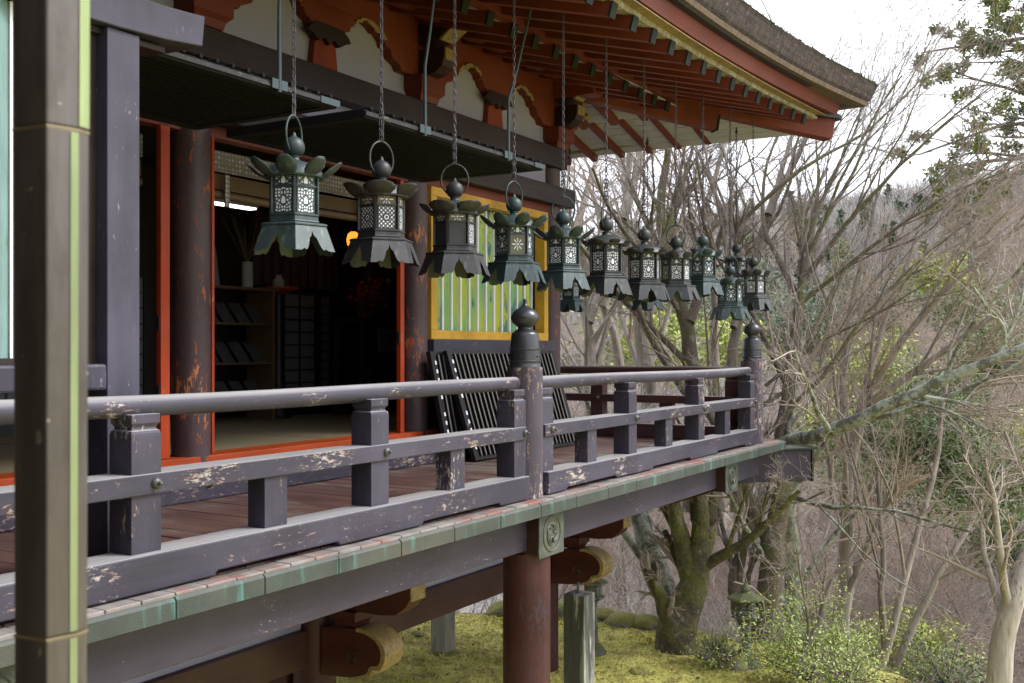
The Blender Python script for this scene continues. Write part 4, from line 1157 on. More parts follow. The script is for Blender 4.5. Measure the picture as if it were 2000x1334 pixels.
shoji(4.6,5.85,8.3,'paper screen at the far left behind the lavender post',3,9,.75)
def rolled(px,Y,pyt,pyb,w,mat,name,label,cat):
    X=gX(px,Y); d=CF[0]*X+CF[1]*Y; return X,(683-pyt)/FPX*d,(683-pyb)/FPX*d
# band cloth and bamboo blind in both open bays
for (a,c,w,l2) in ((5.12,7.20,'over the doorway behind the first two lanterns','doorway'),(2.72,4.66,'in the bay left of the first round column','left bay')):
    t=thing('bamboo_blind','rolled bamboo blind and patterned band '+w,'blind',((a+c)/2,5.66,1.2),'bamboo blinds under the door head')
    MB().box(a,c,5.64,5.655,1.27,1.42).build('band_cloth',M['fabric'],t)
    b=MB()
    for i in range(9):
        z=1.25-.012*i; b.tube([(a,5.66,z+.004),((a+c)/2,5.655,z-.010),(c,5.66,z)],.008,6)
    b.build('blind_slats',M['wood'],t)
    b=MB(); b.tube([(a,5.665,1.115),((a+c)/2,5.66,1.10),(c,5.665,1.11)],.030,12); b.build('blind_roll',M['wood'],t,smooth=True)
    for x in (a+.25,c-.32):
        MB().box(x-.02,x+.02,5.60,5.612,1.02,1.25).build('tie_ribbon',M['fabric'],t)
t=thing('ceiling_light','lit white fluorescent ceiling light inside the hall','light',(6.9,7.2,1.33))
MB().box(6.35,7.05,6.95,7.06,1.30,1.35).build('lamp_tray',M['paper'],t); MB().box(6.37,7.03,6.96,7.05,1.285,1.299).build('tube',M['tube'],t)
X=gX(690,7.4); d=CF[0]*X+CF[1]*7.4; z=(683-468)/FPX*d
t=thing('amber_lamp','small glowing amber lamp hung over the altar table','lamp',(X,7.4,z))
MB().lathe([(.03,z-.09),(.065,z-.06),(.075,z),(.06,z+.06),(.03,z+.085)],(X,7.4,0),14).build('lamp_shade',M['amber'],t,smooth=True)
MB().tube([(X,7.4,z+.085),(X,7.4,1.85)],.004,5).build('cord',M['black'],t)
t=thing('altar_table','dark red offering table with gold ornaments and red flowers','table',(9.4,7.5,FZ))
MB().box(9.0,9.75,7.3,7.75,.30,.36).build('tabletop',M['darkred_x'],t,bevel=.004)
for x in (9.04,9.71):
    for y in (7.34,7.71): MB().box(x-.03,x+.03,y-.03,y+.03,FZ,.299).build('leg',M['darkred_z'],t)
MB().box(8.99,9.76,7.285,7.298,.0,.30).build('table_cloth',M['darkred_x'],t)
def sprays(name,label,cat,c,mat,n,sp,seed,size=.03,parts=True):
    t=thing(name,label,cat,c); rg=random.Random(seed); b=MB(); s=MB()
    for i in range(n):
        a=rg.uniform(0,2*PI); r=rg.uniform(0,sp); p=(c[0]+r*math.cos(a),c[1]+r*math.sin(a),c[2]+.12+rg.uniform(0,sp*1.6))
        s.tube([c,p],.003,4); q=rg.uniform(.5,1)*size
        b.lathe([(.001,-q),(q*.8,-q*.4),(q,0),(q*.6,q*.6),(.001,q)],p,7)
    s.build('stems',M['leafd'],t); b.build('blossoms',mat,t,smooth=True); return t
M['redflower']=simple('red_flowers',(.45,.03,.03),.6,.3,9); M['goldflower']=simple('gold_blossoms',(.42,.22,.06),.4,.4,9)
sprays('flower_arrangement','red flowers on the altar table left of the gold spray','flowers',(9.12,7.45,.36),M['redflower'],26,.14,3)
sprays('flower_arrangement','gold flower spray standing on the altar table','flowers',(9.42,7.45,.36),M['goldflower'],46,.20,8,.035)
t=thing('notice_board','white paper notice with two short lines of black writing inside the doorway','notice',(9.4,7.27,.0))
MB().box(9.20,9.62,7.262,7.270,-.02,.24).build('notice_paper',M['paper'],t)
def text(body,loc,size,mat,parent,rot=(PI/2,0,0),name='lettering'):
    cu=bpy.data.curves.new(name,'FONT'); cu.body=body; cu.size=size; cu.align_x='CENTER'; cu.align_y='CENTER'; cu.extrude=.0006
    o=bpy.data.objects.new(name,cu); COL.objects.link(o); dg=bpy.context.evaluated_depsgraph_get(); 
    me=bpy.data.meshes.new_from_object(o.evaluated_get(dg)); bpy.data.objects.remove(o)
    me.materials.clear(); me.materials.append(mat); off=ROOT_LOC.get(parent.name,Vector((0,0,0)))
    q=bpy.data.objects.new(name,me); COL.objects.link(q); q.parent=parent; q.location=Vector(loc)-off; q.rotation_euler=rot; return q
text('\u3054\u7948\u7977\u304a\u7533\u3057\u8fbc\u307f',(9.41,7.2605,.155),.042,M['black'],t)
text('\u3054\u6848\u5185',(9.41,7.2605,.075),.042,M['black'],t)
t=thing('paper_poster','white sheet with a printed circle leaning on the rack left of the vase','poster',(7.30,7.8,.63))
b=MB(); b.add([(7.08,7.78,.632),(7.36,7.78,.632),(7.42,7.90,1.02),(7.08,7.90,1.02)],[(0,1,2,3)])
o=b.build('sheet',M['screenpaper'],t); m_=o.modifiers.new('s','SOLIDIFY'); m_.thickness=.004
b=MB(); b.tube([(7.22+.06*math.cos(a),7.826,.83+.06*math.sin(a)) for a in [2*PI*i/24 for i in range(24)]],.003,5,closed=True); b.build('printed_circle',M['dark'],t)
t=thing('arrow_vase','white cylinder vase of dry stems on the rack','vase',(7.80,7.85,.63))
MB().lathe([(.055,.632),(.058,.66),(.058,.88),(.053,.90)],(7.80,7.85,0),20).build('vase_body',M['paper'],t,smooth=True)
b=MB(); rg=random.Random(2)
for i in range(26): a=rg.uniform(0,2*PI); l=rg.uniform(.05,.28); b.tube([(7.80,7.85,.88),(7.80+l*.5*math.cos(a),7.85+l*.5*math.sin(a),1.1),(7.80+l*math.cos(a),7.85+l*math.sin(a),1.22+rg.uniform(0,.18))],.003,4)
b.build('stems',M['wood'],t)
t=thing('offering_tray','round vermilion tray with a small white jar on the end of the rack','tray',(8.25,7.85,.6))
MB().lathe([(.02,.58),(.08,.60),(.22,.64),(.23,.66),(.21,.655),(.05,.63)],(8.25,7.85,0),28).build('tray_dish',M['orange_x'],t,smooth=True)
MB().lathe([(.03,.64),(.06,.66),(.065,.73),(.035,.77),(.045,.79),(.02,.80)],(8.25,7.85,0),20).build('jar',M['paper'],t,smooth=True)
MB().lathe([(.14,FZ),(.10,FZ+.05),(.05,.0),(.05,.579)],(8.25,7.85,0),16).build('tray_stand',M['black'],t,smooth=True)
t=thing('white_cabinet','pale tall cabinet standing by the right wall of the room','cabinet',(9.72,6.9,FZ))
MB().box(9.60,9.86,6.35,7.15,FZ,.12).build('cabinet_body',M['screenpaper'],t,bevel=.004)
MB().box(9.592,9.599,6.73,6.745,FZ+.05,.10).build('door_seam',M['dark'],t)
MB().box(9.58,9.865,6.34,7.16,.121,.16).build('cabinet_top',M['dark'],t)
t=thing('red_curtain','dark red curtain drawn across the back of the room','curtain',(9.2,8.3,.7))
b=MB(); pr=[]
for i in range(49): x=8.4+i*.0295; pr.append((x,8.38+.03*math.sin(i*1.25)))
pr2=[(x,y+.01) for x,y in reversed(pr)]
b.prism(pr+pr2,'z',.72,1.55).build('curtain_cloth',M['darkred_z'],t,smooth=True)
# ================================================================== TERRAIN
rng=np.random.default_rng(11)
def vnoise(x,y,s,seed=0):
    """smooth value noise"""
    x=np.asarray(x)*s; y=np.asarray(y)*s
    xi=np.floor(x).astype(int); yi=np.floor(y).astype(int); fx=x-xi; fy=y-yi
    def h(a,b): 
        n=(a*374761393+b*668265263+seed*982451653)&0x7fffffff; n=(n^(n>>13))*1274126177&0x7fffffff
        return ((n^(n>>16))&0xffff)/65535.0
    fx=fx*fx*(3-2*fx); fy=fy*fy*(3-2*fy)
    return (h(xi,yi)*(1-fx)+h(xi+1,yi)*fx)*(1-fy)+(h(xi,yi+1)*(1-fx)+h(xi+1,yi+1)*fx)*fy
def fbm(x,y,s,o=4,seed=0):
    r=0;a=.5
    for i in range(o): r=r+a*vnoise(x,y,s*2**i,seed+i); a*=.5
    return r
def ss(a,b,x): t=np.clip((x-a)/(b-a),0,1); return t*t*(3-2*t)
def ground(u,d):
    """height over lateral u and depth d in the view axes"""
    u=np.asarray(u,float); d=np.asarray(d,float)
    tt=u/np.maximum(d,1e-3)
    edge=13.4-1.2*ss(.10,.24,tt)-1.8*ss(.24,.45,tt)+.5*(fbm(u,d,.35,3,5)-.5)
    edge=np.where(d<1,99,edge)
    drop=ss(0,1,(d-edge)/9.0)
    edge_side=ss(0,1,(d-edge)/.8)
    z=-3.4-.25*edge_side-6.2*drop
    z=z+.10*(fbm(u,d,.6,4,2)-.5)*(1+3*drop)
    # rise to the ridge
    px=1000+FPX*tt
    ry=np.interp(px,[-800,600,1000,1200,1350,1560,1700,1850,2000,2400],[520,470,450,432,405,362,350,318,300,300])
    zr=(683-ry)/FPX*170-8.5
    rise=ss(38,170,d)
    z=z*(1-rise)+(zr+1.0)*rise
    z=z+5*(fbm(u,d,.03,4,9)-.5)*ss(50,110,d)*(1-.7*ss(140,170,d))
    z=z-ss(170,330,d)*40
    return z
def grid(name,us,ds,mat,dz=0):
    U,D=np.meshgrid(us,ds); Z=ground(U,D)+dz
    X=U*CR[0]+D*CF[0]; Y=U*CR[1]+D*CF[1]
    V=np.stack([X,Y,Z],-1).reshape(-1,3); n=len(us); m=len(ds)
    i=np.arange(n-1)[None,:]+np.arange(m-1)[:,None]*n
    F=np.stack([i,i+1,i+1+n,i+n],-1).reshape(-1,4)
    o=npmesh(name,V,F,mat,None,True); o['kind']='structure'; return o
# one sheet out to the horizon; its material blends moss plateau, litter slope and hillside by position
m,nt,b=newmat('ground_cover')
tc=N(nt,'ShaderNodeTexCoord'); P=tc.outputs['Object']; sp=N(nt,'ShaderNodeSeparateXYZ'); nt.links.new(P,sp.inputs[0])
mz=math_(nt,'ADD',sp.outputs['Z'],math_(nt,'MULTIPLY',noise(nt,P,1.2,5),.9))
moss=ramp(nt,math_(nt,'DIVIDE',math_(nt,'ADD',mz,3.55),1.0),[(.0,0.),(.22,1.)])
dd=math_(nt,'ADD',math_(nt,'MULTIPLY',sp.outputs['X'],CF[0]),math_(nt,'MULTIPLY',sp.outputs['Y'],CF[1]))
near=math_(nt,'LESS_THAN',dd,20.0)
n1=noise(nt,P,.9,7,.65); n2=noise(nt,P,4.5,7,.75); n3=noise(nt,P,22,5,.7)
cm=mix(nt,ramp(nt,n1,[(.38,0.),(.58,1.)]),(.50,.50,.10),(.76,.71,.20))
cm=mix(nt,ramp(nt,n2,[(.47,0.),(.60,1.)]),cm,(.36,.26,.08))
cm=mix(nt,ramp(nt,n3,[(.36,1.),(.46,0.)]),cm,(.28,.28,.045))
cs=mix(nt,ramp(nt,n2,[(.35,0.),(.65,1.)]),(.19,.162,.148),(.29,.262,.248)); cs=mix(nt,ramp(nt,n3,[(.55,0.),(.62,1.)]),cs,(.12,.095,.08))
nh=noise(nt,P,.09,6,.7); ch=mix(nt,ramp(nt,nh,[(.42,0.),(.58,1.)]),(.36,.33,.30),(.25,.27,.21))  # hillside tones lightened in the colour to stand for haze
far=ramp(nt,math_(nt,'DIVIDE',dd,120.0),[(.35,0.),(.65,1.)])
c=mix(nt,far,cs,ch); c=mix(nt,math_(nt,'MULTIPLY',moss,near),c,cm)
nt.links.new(c,b.inputs['Base Color']); b.inputs['Roughness'].default_value=.95; bump(nt,b,math_(nt,'ADD',n2,n3),.9,.06)
us=np.concatenate([np.linspace(-420,-30,40),np.linspace(-28,40,230),np.linspace(42,420,60)])
ds=np.concatenate([np.linspace(-40,4,12),np.linspace(4.3,30,150),np.linspace(31,340,110)])
g=grid('ground',us,ds,m)
def gz(u,d): return float(ground(np.array([u]),np.array([d]))[0])
# ================================================================== VECTORISED TREES
def norm(a): return a/np.maximum(np.linalg.norm(a,axis=-1,keepdims=True),1e-9)
def tubes(P,Rd,s):
    n,k,_=P.shape
    T=np.empty_like(P); T[:,1:-1]=P[:,2:]-P[:,:-2]; T[:,0]=P[:,1]-P[:,0]; T[:,-1]=P[:,-1]-P[:,-2]; T=norm(T)
    ref=np.where(np.abs(T[:,:1,2:3])<.9,np.array([0,0,1.]),np.array([1.,0,0])); ref=np.broadcast_to(ref,T.shape)
    A=norm(np.cross(T,ref)); B=np.cross(A,T)
    an=np.arange(s)*2*np.pi/s
    V=P[:,:,None,:]+Rd[:,:,None,None]*(A[:,:,None,:]*np.cos(an)[None,None,:,None]+B[:,:,None,:]*np.sin(an)[None,None,:,None])
    V=V.reshape(-1,3)
    base=(np.arange(n)*k*s)[:,None,None]+(np.arange(k-1)*s)[None,:,None]
    j=np.arange(s)[None,None,:]; j2=(j+1)%s
    F=np.stack([base+j,base+j2,base+s+j2,base+s+j],-1).reshape(-1,4)
    return V,F
def growb(rg,P,D,L,R,k,wig,up,rend=.35,bias=None):
    n=len(P); pts=np.empty((n,k,3)); dirs=np.empty((n,k,3)); d=norm(D); p=P.copy(); st=(L/(k-1))[:,None]
    for i in range(k):
        pts[:,i]=p; dirs[:,i]=d
        d=d+rg.normal(0,wig,(n,3)); d[:,2]+=up
        if bias is not None: d=d+bias
        d=norm(d); p=p+d*st
    t=np.linspace(0,1,k)[None,:]; rad=R[:,None]*(1-(1-rend)*t)
    return pts,dirs,rad
def spawn(rg,pts,dirs,rad,L,m,tmin,ang,lf,rf,flat=0.0):
    n,k,_=pts.shape
    t=tmin+(1-tmin)*(np.arange(m)[None,:]+rg.random((n,m)))/m
    f=t*(k-1); i=np.minimum(f.astype(int),k-2); w=(f-i)[...,None]
    r=np.arange(n)[:,None]
    P=pts[r,i]*(1-w)+pts[r,i+1]*w; D=dirs[r,i]; R=rad[r,i]*rf
    rv=rg.normal(size=D.shape); rv[...,2]*=(1-flat)
    perp=norm(rv-D*np.sum(rv*D,-1,keepdims=True))
    a=(ang*(.7+.6*rg.random((n,m))))[...,None]
    C=norm(D*np.cos(a)+perp*np.sin(a))
    Lc=L[:,None]*lf*(1.15-.55*t)*(.65+.7*rg.random((n,m)))
    return P.reshape(-1,3),C.reshape(-1,3),Lc.reshape(-1),R.reshape(-1)
class Acc:
    def __init__(s): s.V=[];s.F=[];s.n=0
    def add(s,V,F): s.V.append(V); s.F.append(F+s.n); s.n+=len(V)
    def get(s): return np.concatenate(s.V),np.concatenate(s.F)
def tree(name,label,cat,base,rg,H=8.0,ang=.62,lean=(0,0,0),r=.14,mats=('bark','twig'),fork=3,forkat=.35,spread=.55,lv=(6,6,6,5),up=.05,group=None,limbs=None,wig=.09,twigr=.004,bias=None,lens=(.62,.55,.55,.6),tip=.0):
    """trunk (and main limbs) as one part, finer branches as another"""
    base=np.array(base,float)
    t=thing(name,label,cat,tuple(base),group)
    TR=Acc(); CR2=Acc()
    if limbs is None:
        d0=np.array([[lean[0],lean[1],1.0+lean[2]]])
        p,dr,rd=growb(rg,base[None]-np.array([[0,0,.25]]),d0,np.array([H*forkat+.25]),np.array([r]),7,wig*.5,.02,.75)
        rd[:,0]*=1.45; rd[:,1]*=1.12
        V,F=tubes(p,rd,10); TR.add(V,F)
        # main limbs from the top
        P=np.repeat(p[:,-1],fork,0)-dr[:,-1]*.02; az=rg.uniform(0,2*np.pi)+np.arange(fork)*2*np.pi/fork+rg.normal(0,.3,fork)
        D=norm(np.stack([np.cos(az)*spread,np.sin(az)*spread,np.full(fork,1.0)],-1)+np.array(lean)*.6)
        L=H*(1-forkat)*(.75+.4*rg.random(fork)); R=np.full(fork,r*.62)*(.8+.3*rg.random(fork))
        lp,ld,lr=growb(rg,P,D,L,R,9,wig,up,.22,bias)
        V,F=tubes(lp,lr,8); TR.add(V,F)
    else:
        ps=[];
        for (pp,r0,r1) in limbs:
            pp=np.array(pp,float); seg=np.r_[0,np.cumsum(np.linalg.norm(np.diff(pp,axis=0),axis=1))]
            s=np.linspace(0,seg[-1],12); q=np.stack([np.interp(s,seg,pp[:,j]) for j in range(3)],-1)
            for _ in range(2): q[1:-1]=(q[:-2]+2*q[1:-1]+q[2:])/4
            q[1:-1]+=rg.normal(0,.012*seg[-1]/4,(10,3))
            ps.append((q,r0,r1,seg[-1]))
        lp=np.stack([a[0] for a in ps]); ld=norm(np.gradient(lp,axis=1)); lr=np.stack([np.linspace(a[1],a[2],12) for a in ps]); L=np.array([a[3] for a in ps])
        V,F=tubes(lp,lr,10); TR.add(V,F)
    pts,dirs,rad,Ls=lp,ld,lr,L
    for i,m in enumerate(lv):
        P,D,Lc,R=spawn(rg,pts,dirs,rad,Ls,m,.22 if i else (.30 if limbs is None else .18),ang if i<2 else .72,lens[i],.45 if i==0 else .55)
        if i==0 and limbs is not None: Lc=np.minimum(Lc,2.6)
        R=np.maximum(R,twigr*(1.0-.12*i))
        k=(6,5,5,4)[min(i,3)]; s=(6,4,3,3)[min(i,3)]
        pts,dirs,rad=growb(rg,P,D,Lc,R,k,wig*(1.3 if i<2 else 2.4),up*(1 if i<2 else .6),.4,bias)
        V,F=tubes(pts,rad,s); (CR2 if i>=1 else TR).add(V,F); Ls=Lc
    V,F=TR.get(); npmesh('trunk',V,F,M[mats[0]],t,True)
    V,F=CR2.get(); npmesh('crown',V,F,M[mats[1]],t,True)
    return t
def copytree(src,loc,rz,sc,label,group):
    o=src.copy(); COL.objects.link(o); o.location=loc; o.rotation_euler=(0,0,rz); o.scale=(sc[0],sc[0],sc[1])
    o['label']=label
    if group: o['group']=group
    for ch in src.children:
        c=ch.copy(); COL.objects.link(c); c.parent=o
    return o
def ud(px,d): return ((px-1000)/FPX*d,d)
def gp(px,d,dz=0):
    u,_=ud(px,d); x,y=wXY(u,d); return (x,y,gz(u,d)+dz)
# protos for the wood
rg=np.random.default_rng(21)
G='bare trees in the wood beyond the veranda'
GL='thin bare grey brown tree in the wood across the ravine'
protos=[]
specs=[dict(H=9,r=.10,fork=3,spread=.45,mats=('bark','twig')),dict(H=10,r=.12,fork=4,spread=.55,mats=('bark','twigpale')),
       dict(H=8,r=.09,fork=3,spread=.7,mats=('barkpale','twigpink')),dict(H=11,r=.12,fork=4,spread=.5,mats=('bark','twigpink')),
       dict(H=9.5,r=.10,fork=3,spread=.6,mats=('barkpale','twig')),dict(H=7,r=.08,fork=4,spread=.8,mats=('barkdark','twig')),
       dict(H=8.5,r=.085,fork=5,spread=1.25,forkat=.28,lean=(.35,-.35,0),mats=('bark','twigpink')),dict(H=9,r=.09,fork=5,spread=1.1,forkat=.22,lean=(.25,-.45,0),mats=('barkdark','twig'))]
first=[(1215,31),(1330,36),(1560,30),(1700,34),(1850,32),(1960,27),(1760,23),(1900,21)]
for sp_,(px,d) in zip(specs,first):
    protos.append(tree('bare_tree',GL,'tree',gp(px,d,-.1),rg,lv=(7,6,6,5),group=G,twigr=.006,up=.05,**sp_))
rr2=random.Random(99)
cnt=0
def leaning_trees(pxs,ds_,n,sz):
    for i in range(n):
        px=rr2.uniform(*pxs); d=rr2.uniform(*ds_); s=rr2.uniform(*sz)
        copytree(protos[6+i%2],gp(px,d,-.15),rr2.uniform(-.5,.5),(s,s),GL,G)
def scatter(pxs,ds_,n,sz):
    global cnt
    for i in range(n):
        px=rr2.uniform(*pxs); d=rr2.uniform(*ds_); s=rr2.uniform(*sz)
        copytree(rr2.choice(protos),gp(px,d,-.15),rr2.uniform(0,6.28),(s,s*rr2.uniform(.9,1.15)),GL,G); cnt+=1
scatter((1060,1500),(21,34),10,(.7,1.0))
scatter((1500,2150),(20,34),7,(.65,.95))
scatter((1050,2200),(36,60),17,(.8,1.1))
scatter((600,1100),(20,40),7,(.7,1.0))
scatter((1050,2250),(62,95),20,(.8,1.1))
scatter((1750,2250),(26,45),5,(.9,1.2))
leaning_trees((1430,2000),(17,28),8,(.6,.85))
# low brush of fine twigs on the ravine slope : uncountable
def brush(name,n,pxr,dr,H,mat,seed,kind='stuff',dens=7):
    rg=np.random.default_rng(seed); px=rg.uniform(*pxr,n); d=rg.uniform(*dr,n); u=(px-1000)/FPX*d
    x=u*CR[0]+d*CF[0]; y=u*CR[1]+d*CF[1]; z=ground(u,d)-.05
    P=np.stack([x,y,z],-1); D=rg.normal(0,.45,(n,3)); D[:,2]=1
    L=rg.uniform(.5,1.2,n)*H; R=np.full(n,.009)
    A=Acc(); p,dr_,r=growb(rg,P,D,L,R,5,.16,.02,.5); V,F=tubes(p,r,3); A.add(V,F)
    P,D,Lc,Rc=spawn(rg,p,dr_,r,L,dens,.15,.7,.55,.6); p,dr_,r=growb(rg,P,D,Lc,np.maximum(Rc,.0045),4,.2,.02,.5); V,F=tubes(p,r,3); A.add(V,F)
    P,D,Lc,Rc=spawn(rg,p,dr_,r,Lc,4,.2,.8,.6,.7); p,dr_,r=growb(rg,P,D,Lc,np.maximum(Rc,.0035),3,.2,.0,.5); V,F=tubes(p,r,3); A.add(V,F)
    V,F=A.get(); o=npmesh(name,V,F,M[mat],None,True); o['kind']='stuff'; o['label']='tangle of bare grey twigs covering the ravine slope'; o['category']='undergrowth'; return o
brush('undergrowth',520,(650,2150),(15,30),1.9,'twigpale',5,dens=8)
o=brush('undergrowth',620,(1420,2150),(15,30),2.3,'twig',15); o['label']='brown brush of fine twigs on the slope below the fan of branches'
o=brush('undergrowth',380,(1300,2150),(22,40),2.6,'twigpink',16); o['label']='pinkish brush of fine twigs farther down the slope'
o=brush('undergrowth',420,(1050,2150),(28,48),2.6,'twig',6); o['label']='brown twig thicket along the foot of the far hill'
# ---- near trees with a form of their own
rg=np.random.default_rng(33)
def A_(px,py,d): return at(px,py,d)
# thick mossy tree on the moss
d=11.9
tree('mossy_tree','thick gnarled mossy tree trunk standing on the moss right of the hall','tree',A_(1325,1282,d),rg,limbs=[
  ([A_(1325,1300,d),A_(1318,1240,d),A_(1330,1190,d),A_(1356,1150,d),A_(1362,1110,d),A_(1360,1060,d)],.285,.115),
  ([A_(1350,1130,d),A_(1335,1070,d),A_(1322,1020,d+.1),A_(1312,965,d+.2),A_(1318,900,d+.4)],.13,.05),
  ([A_(1365,1110,d),A_(1366,1060,d),A_(1372,1000,d),A_(1362,940,d+.3),A_(1350,860,d+.6)],.12,.05),
  ([A_(1378,1105,d),A_(1400,1085,d-.1),A_(1432,1078,d-.2),A_(1462,1055,d-.3),A_(1490,1030,d-.4),A_(1560,960,d-.8)],.072,.02),
  ([A_(1360,1110,d),A_(1392,1050,d+.2),A_(1385,1000,d+.5),A_(1400,930,d+.8),A_(1440,800,d+1.2)],.085,.03),
 ],mats=('mossbark','twig'),lv=(4,5,5,4),twigr=.004)
d=12.2
tree('leaning_tree','pale trunk leaning left behind the mossy tree','tree',A_(1330,1275,d+.6),rg,limbs=[
  ([A_(1345,1290,d+.6),A_(1322,1190,d+.6),A_(1290,1120,d+.7),A_(1255,1045,d+.9),A_(1235,960,d+1.3),A_(1180,800,d+2)],.16,.06),
 ],mats=('lichen','twigpale'),lv=(5,5,5,4))
# slanting trunk carrying the wide fan of branches
d=12.5
tree('fan_tree','tall slanting maple with a wide fan of bare branches right of the corner post','tree',A_(1475,1330,d),rg,limbs=[
  ([A_(1478,1345,d),A_(1478,1240,d),A_(1496,1120,d),A_(1520,1000,d),A_(1540,900,d+.2),A_(1540,760,d+.6),A_(1552,640,d+.9),A_(1562,560,d+1.1),A_(1590,440,d+1.3),A_(1600,330,d+1.5)],.175,.016),
  ([A_(1500,1290,d+.2),A_(1462,1230,d),A_(1440,1190,d),A_(1432,1150,d),A_(1445,1080,d+.3),A_(1480,990,d+.7)],.13,.05),
  ([A_(1552,640,d+.9),A_(1560,560,d+1.1),A_(1575,500,d+1.3),A_(1640,380,d+1.5),A_(1688,300,d+1.7),A_(1735,160,d+2)],.045,.008),
  ([A_(1560,560,d+1.1),A_(1600,500,d+1),A_(1700,384,d+.8),A_(1792,288,d+.6),A_(1880,208,d+.4),A_(1960,150,d+.3)],.040,.007),
  ([A_(1500,846,d+.2),A_(1580,766,d+.1),A_(1624,706,d),A_(1680,634,d-.2),A_(1740,554,d-.3),A_(1800,500,d-.4),A_(1900,430,d-.5)],.036,.008),
  ([A_(1494,754,d+.5),A_(1560,694,d+.4),A_(1612,658,d+.3),A_(1692,626,d),A_(1760,586,d-.2),A_(1812,546,d-.4),A_(1900,525,d-.6)],.024,.006),
  ([A_(1555,600,d+1),A_(1640,532,d+.8),A_(1740,448,d+.4),A_(1840,384,d),A_(2000,316,d-.4)],.034,.008),
  ([A_(1440,440,d+1.2),A_(1480,400,d+1.1),A_(1528,352,d+1),A_(1600,308,d+1),A_(1676,276,d+1.2),A_(1780,176,d+1.4),A_(1856,92,d+1.6)],.030,.007),
  ([A_(1440,560,d+1.6),A_(1440,440,d+1.2)],.04,.030),
  ([A_(1553,570,d+1.1),A_(1500,480,d+1.6),A_(1480,400,d+2),A_(1500,300,d+2.4),A_(1560,180,d+2.8)],.04,.008),
  ([A_(1556,540,d+1.1),A_(1590,430,d+1.9),A_(1600,330,d+2.3),A_(1590,240,d+2.6)],.035,.008),
  ([A_(1558,480,d+1.6),A_(1620,360,d+1.7),A_(1680,240,d+1.9),A_(1690,140,d+2)],.03,.006),
 ],mats=('mossbark2','twig'),lv=(7,5,5,4),twigr=.003,ang=.42,bias=np.array([CR[0]*.03,CR[1]*.03,.02]))
# second fan, farther right
d=13.5
tree('spreading_tree','bare tree with many parallel branches sweeping up to the right edge','tree',gp(1640,d,-.2),rg,limbs=[
  ([gp(1640,d,-.2),A_(1652,1000,d),A_(1660,880,d),A_(1700,760,d)],.12,.06),
  ([A_(1700,760,d),A_(1760,660,d-.3),A_(1850,560,d-.6),A_(1950,470,d-.9),A_(2080,380,d-1)],.05,.012),
  ([A_(1665,870,d),A_(1700,700,d+.4),A_(1760,560,d+.6),A_(1800,420,d+.8),A_(1900,250,d+1)],.05,.010),
  ([A_(1680,800,d),A_(1800,720,d-.4),A_(1900,640,d-.7),A_(2050,560,d-.9)],.06,.012),
  ([A_(1660,880,d),A_(1640,740,d+.5),A_(1660,600,d+.8),A_(1700,450,d+1),A_(1720,330,d+1.3)],.06,.010),
  ([A_(1680,820,d),A_(1780,800,d-.5),A_(1880,760,d-.9),A_(2040,740,d-1.4)],.05,.012),
 ],mats=('bark','twigpink'),lv=(6,6,5,4),twigr=.0035,ang=.42,bias=np.array([CR[0]*.03,CR[1]*.03,.02]))
# lichen branch reaching in past the corner
d=11.6
d=11.6
tree('lichen_branch_tree','tree whose long lichen covered branch reaches right from the veranda corner','tree',gp(1560,13.2,-.2),rg,limbs=[
  ([gp(1560,13.2,-.2),A_(1548,1130,13.0),A_(1540,1000,12.9),A_(1528,900,12.7),A_(1530,868,12.5)],.12,.085),
  ([A_(1530,868,12.5),A_(1560,858,12.1),A_(1600,850,11.5),A_(1640,838,11.3),A_(1700,812,11),A_(1750,772,10.8),A_(1810,758,10.6),A_(1880,725,10.4),A_(2020,672,10)],.088,.045),
  ([A_(1532,968,12.8),A_(1575,982,12.2),A_(1624,992,11.3),A_(1704,996,11),A_(1740,986,10.8),A_(1800,1015,10.5),A_(1900,1040,10)],.035,.010),
  ([A_(1745,775,10.8),A_(1850,800,10.4),A_(1950,850,10)],.02,.006),
  ([A_(1900,715,10.4),A_(1962,690,10.2),A_(1968,640,10.1),A_(1935,610,10),A_(1900,560,9.9)],.028,.010),
 ],mats=('lichen','twig'),lv=(5,5,5,4),twigr=.0035)
for i,(px,d,H,lab,pts_,mt) in enumerate((
  (1965,9.8,8,'pale thick trunk rising at the lower right edge',[(1950,1345,0),(1958,1230,0),(1985,1150,0),(2005,1090,.1),(2050,980,.3)],('barkpale','twig')),
  (1725,11.5,8,'slender bare sapling forking low in front of the yellow green bush',[(1722,1300,0),(1730,1240,0),(1770,1120,.1),(1812,1000,.3),(1835,880,.5),(1850,700,.9),(1900,560,1.2)],('bark','twig')),
  (1755,11.0,8,'thin slanting stem crossing toward the right edge',[(1750,1300,0),(1800,1180,0),(1860,1080,.1),(1930,960,.3),(2010,860,.5)],('bark','twig')),
  (1720,12.2,8,'crooked dark stem standing upright right of the shrub',[(1728,1290,0),(1722,1180,0),(1728,1080,.1),(1716,1020,.1),(1720,940,.2),(1700,830,.6)],('barkdark','twig')),
  (1590,10.4,8,'dark broken stem leaning out of the fresh green shrub',[(1545,1320,0),(1580,1260,0),(1610,1190,0),(1622,1120,.1),(1650,1105,.1)],('barkdark','twig')))):
    tree('sapling',lab,'tree',A_(pts_[0][0],pts_[0][1],d),rg,limbs=[([A_(a,b_,d+c_) for a,b_,c_ in pts_],(.115 if i==0 else .045),(.07 if i==0 else .014))],mats=mt,lv=(5,6,5,4),twigr=.0035)
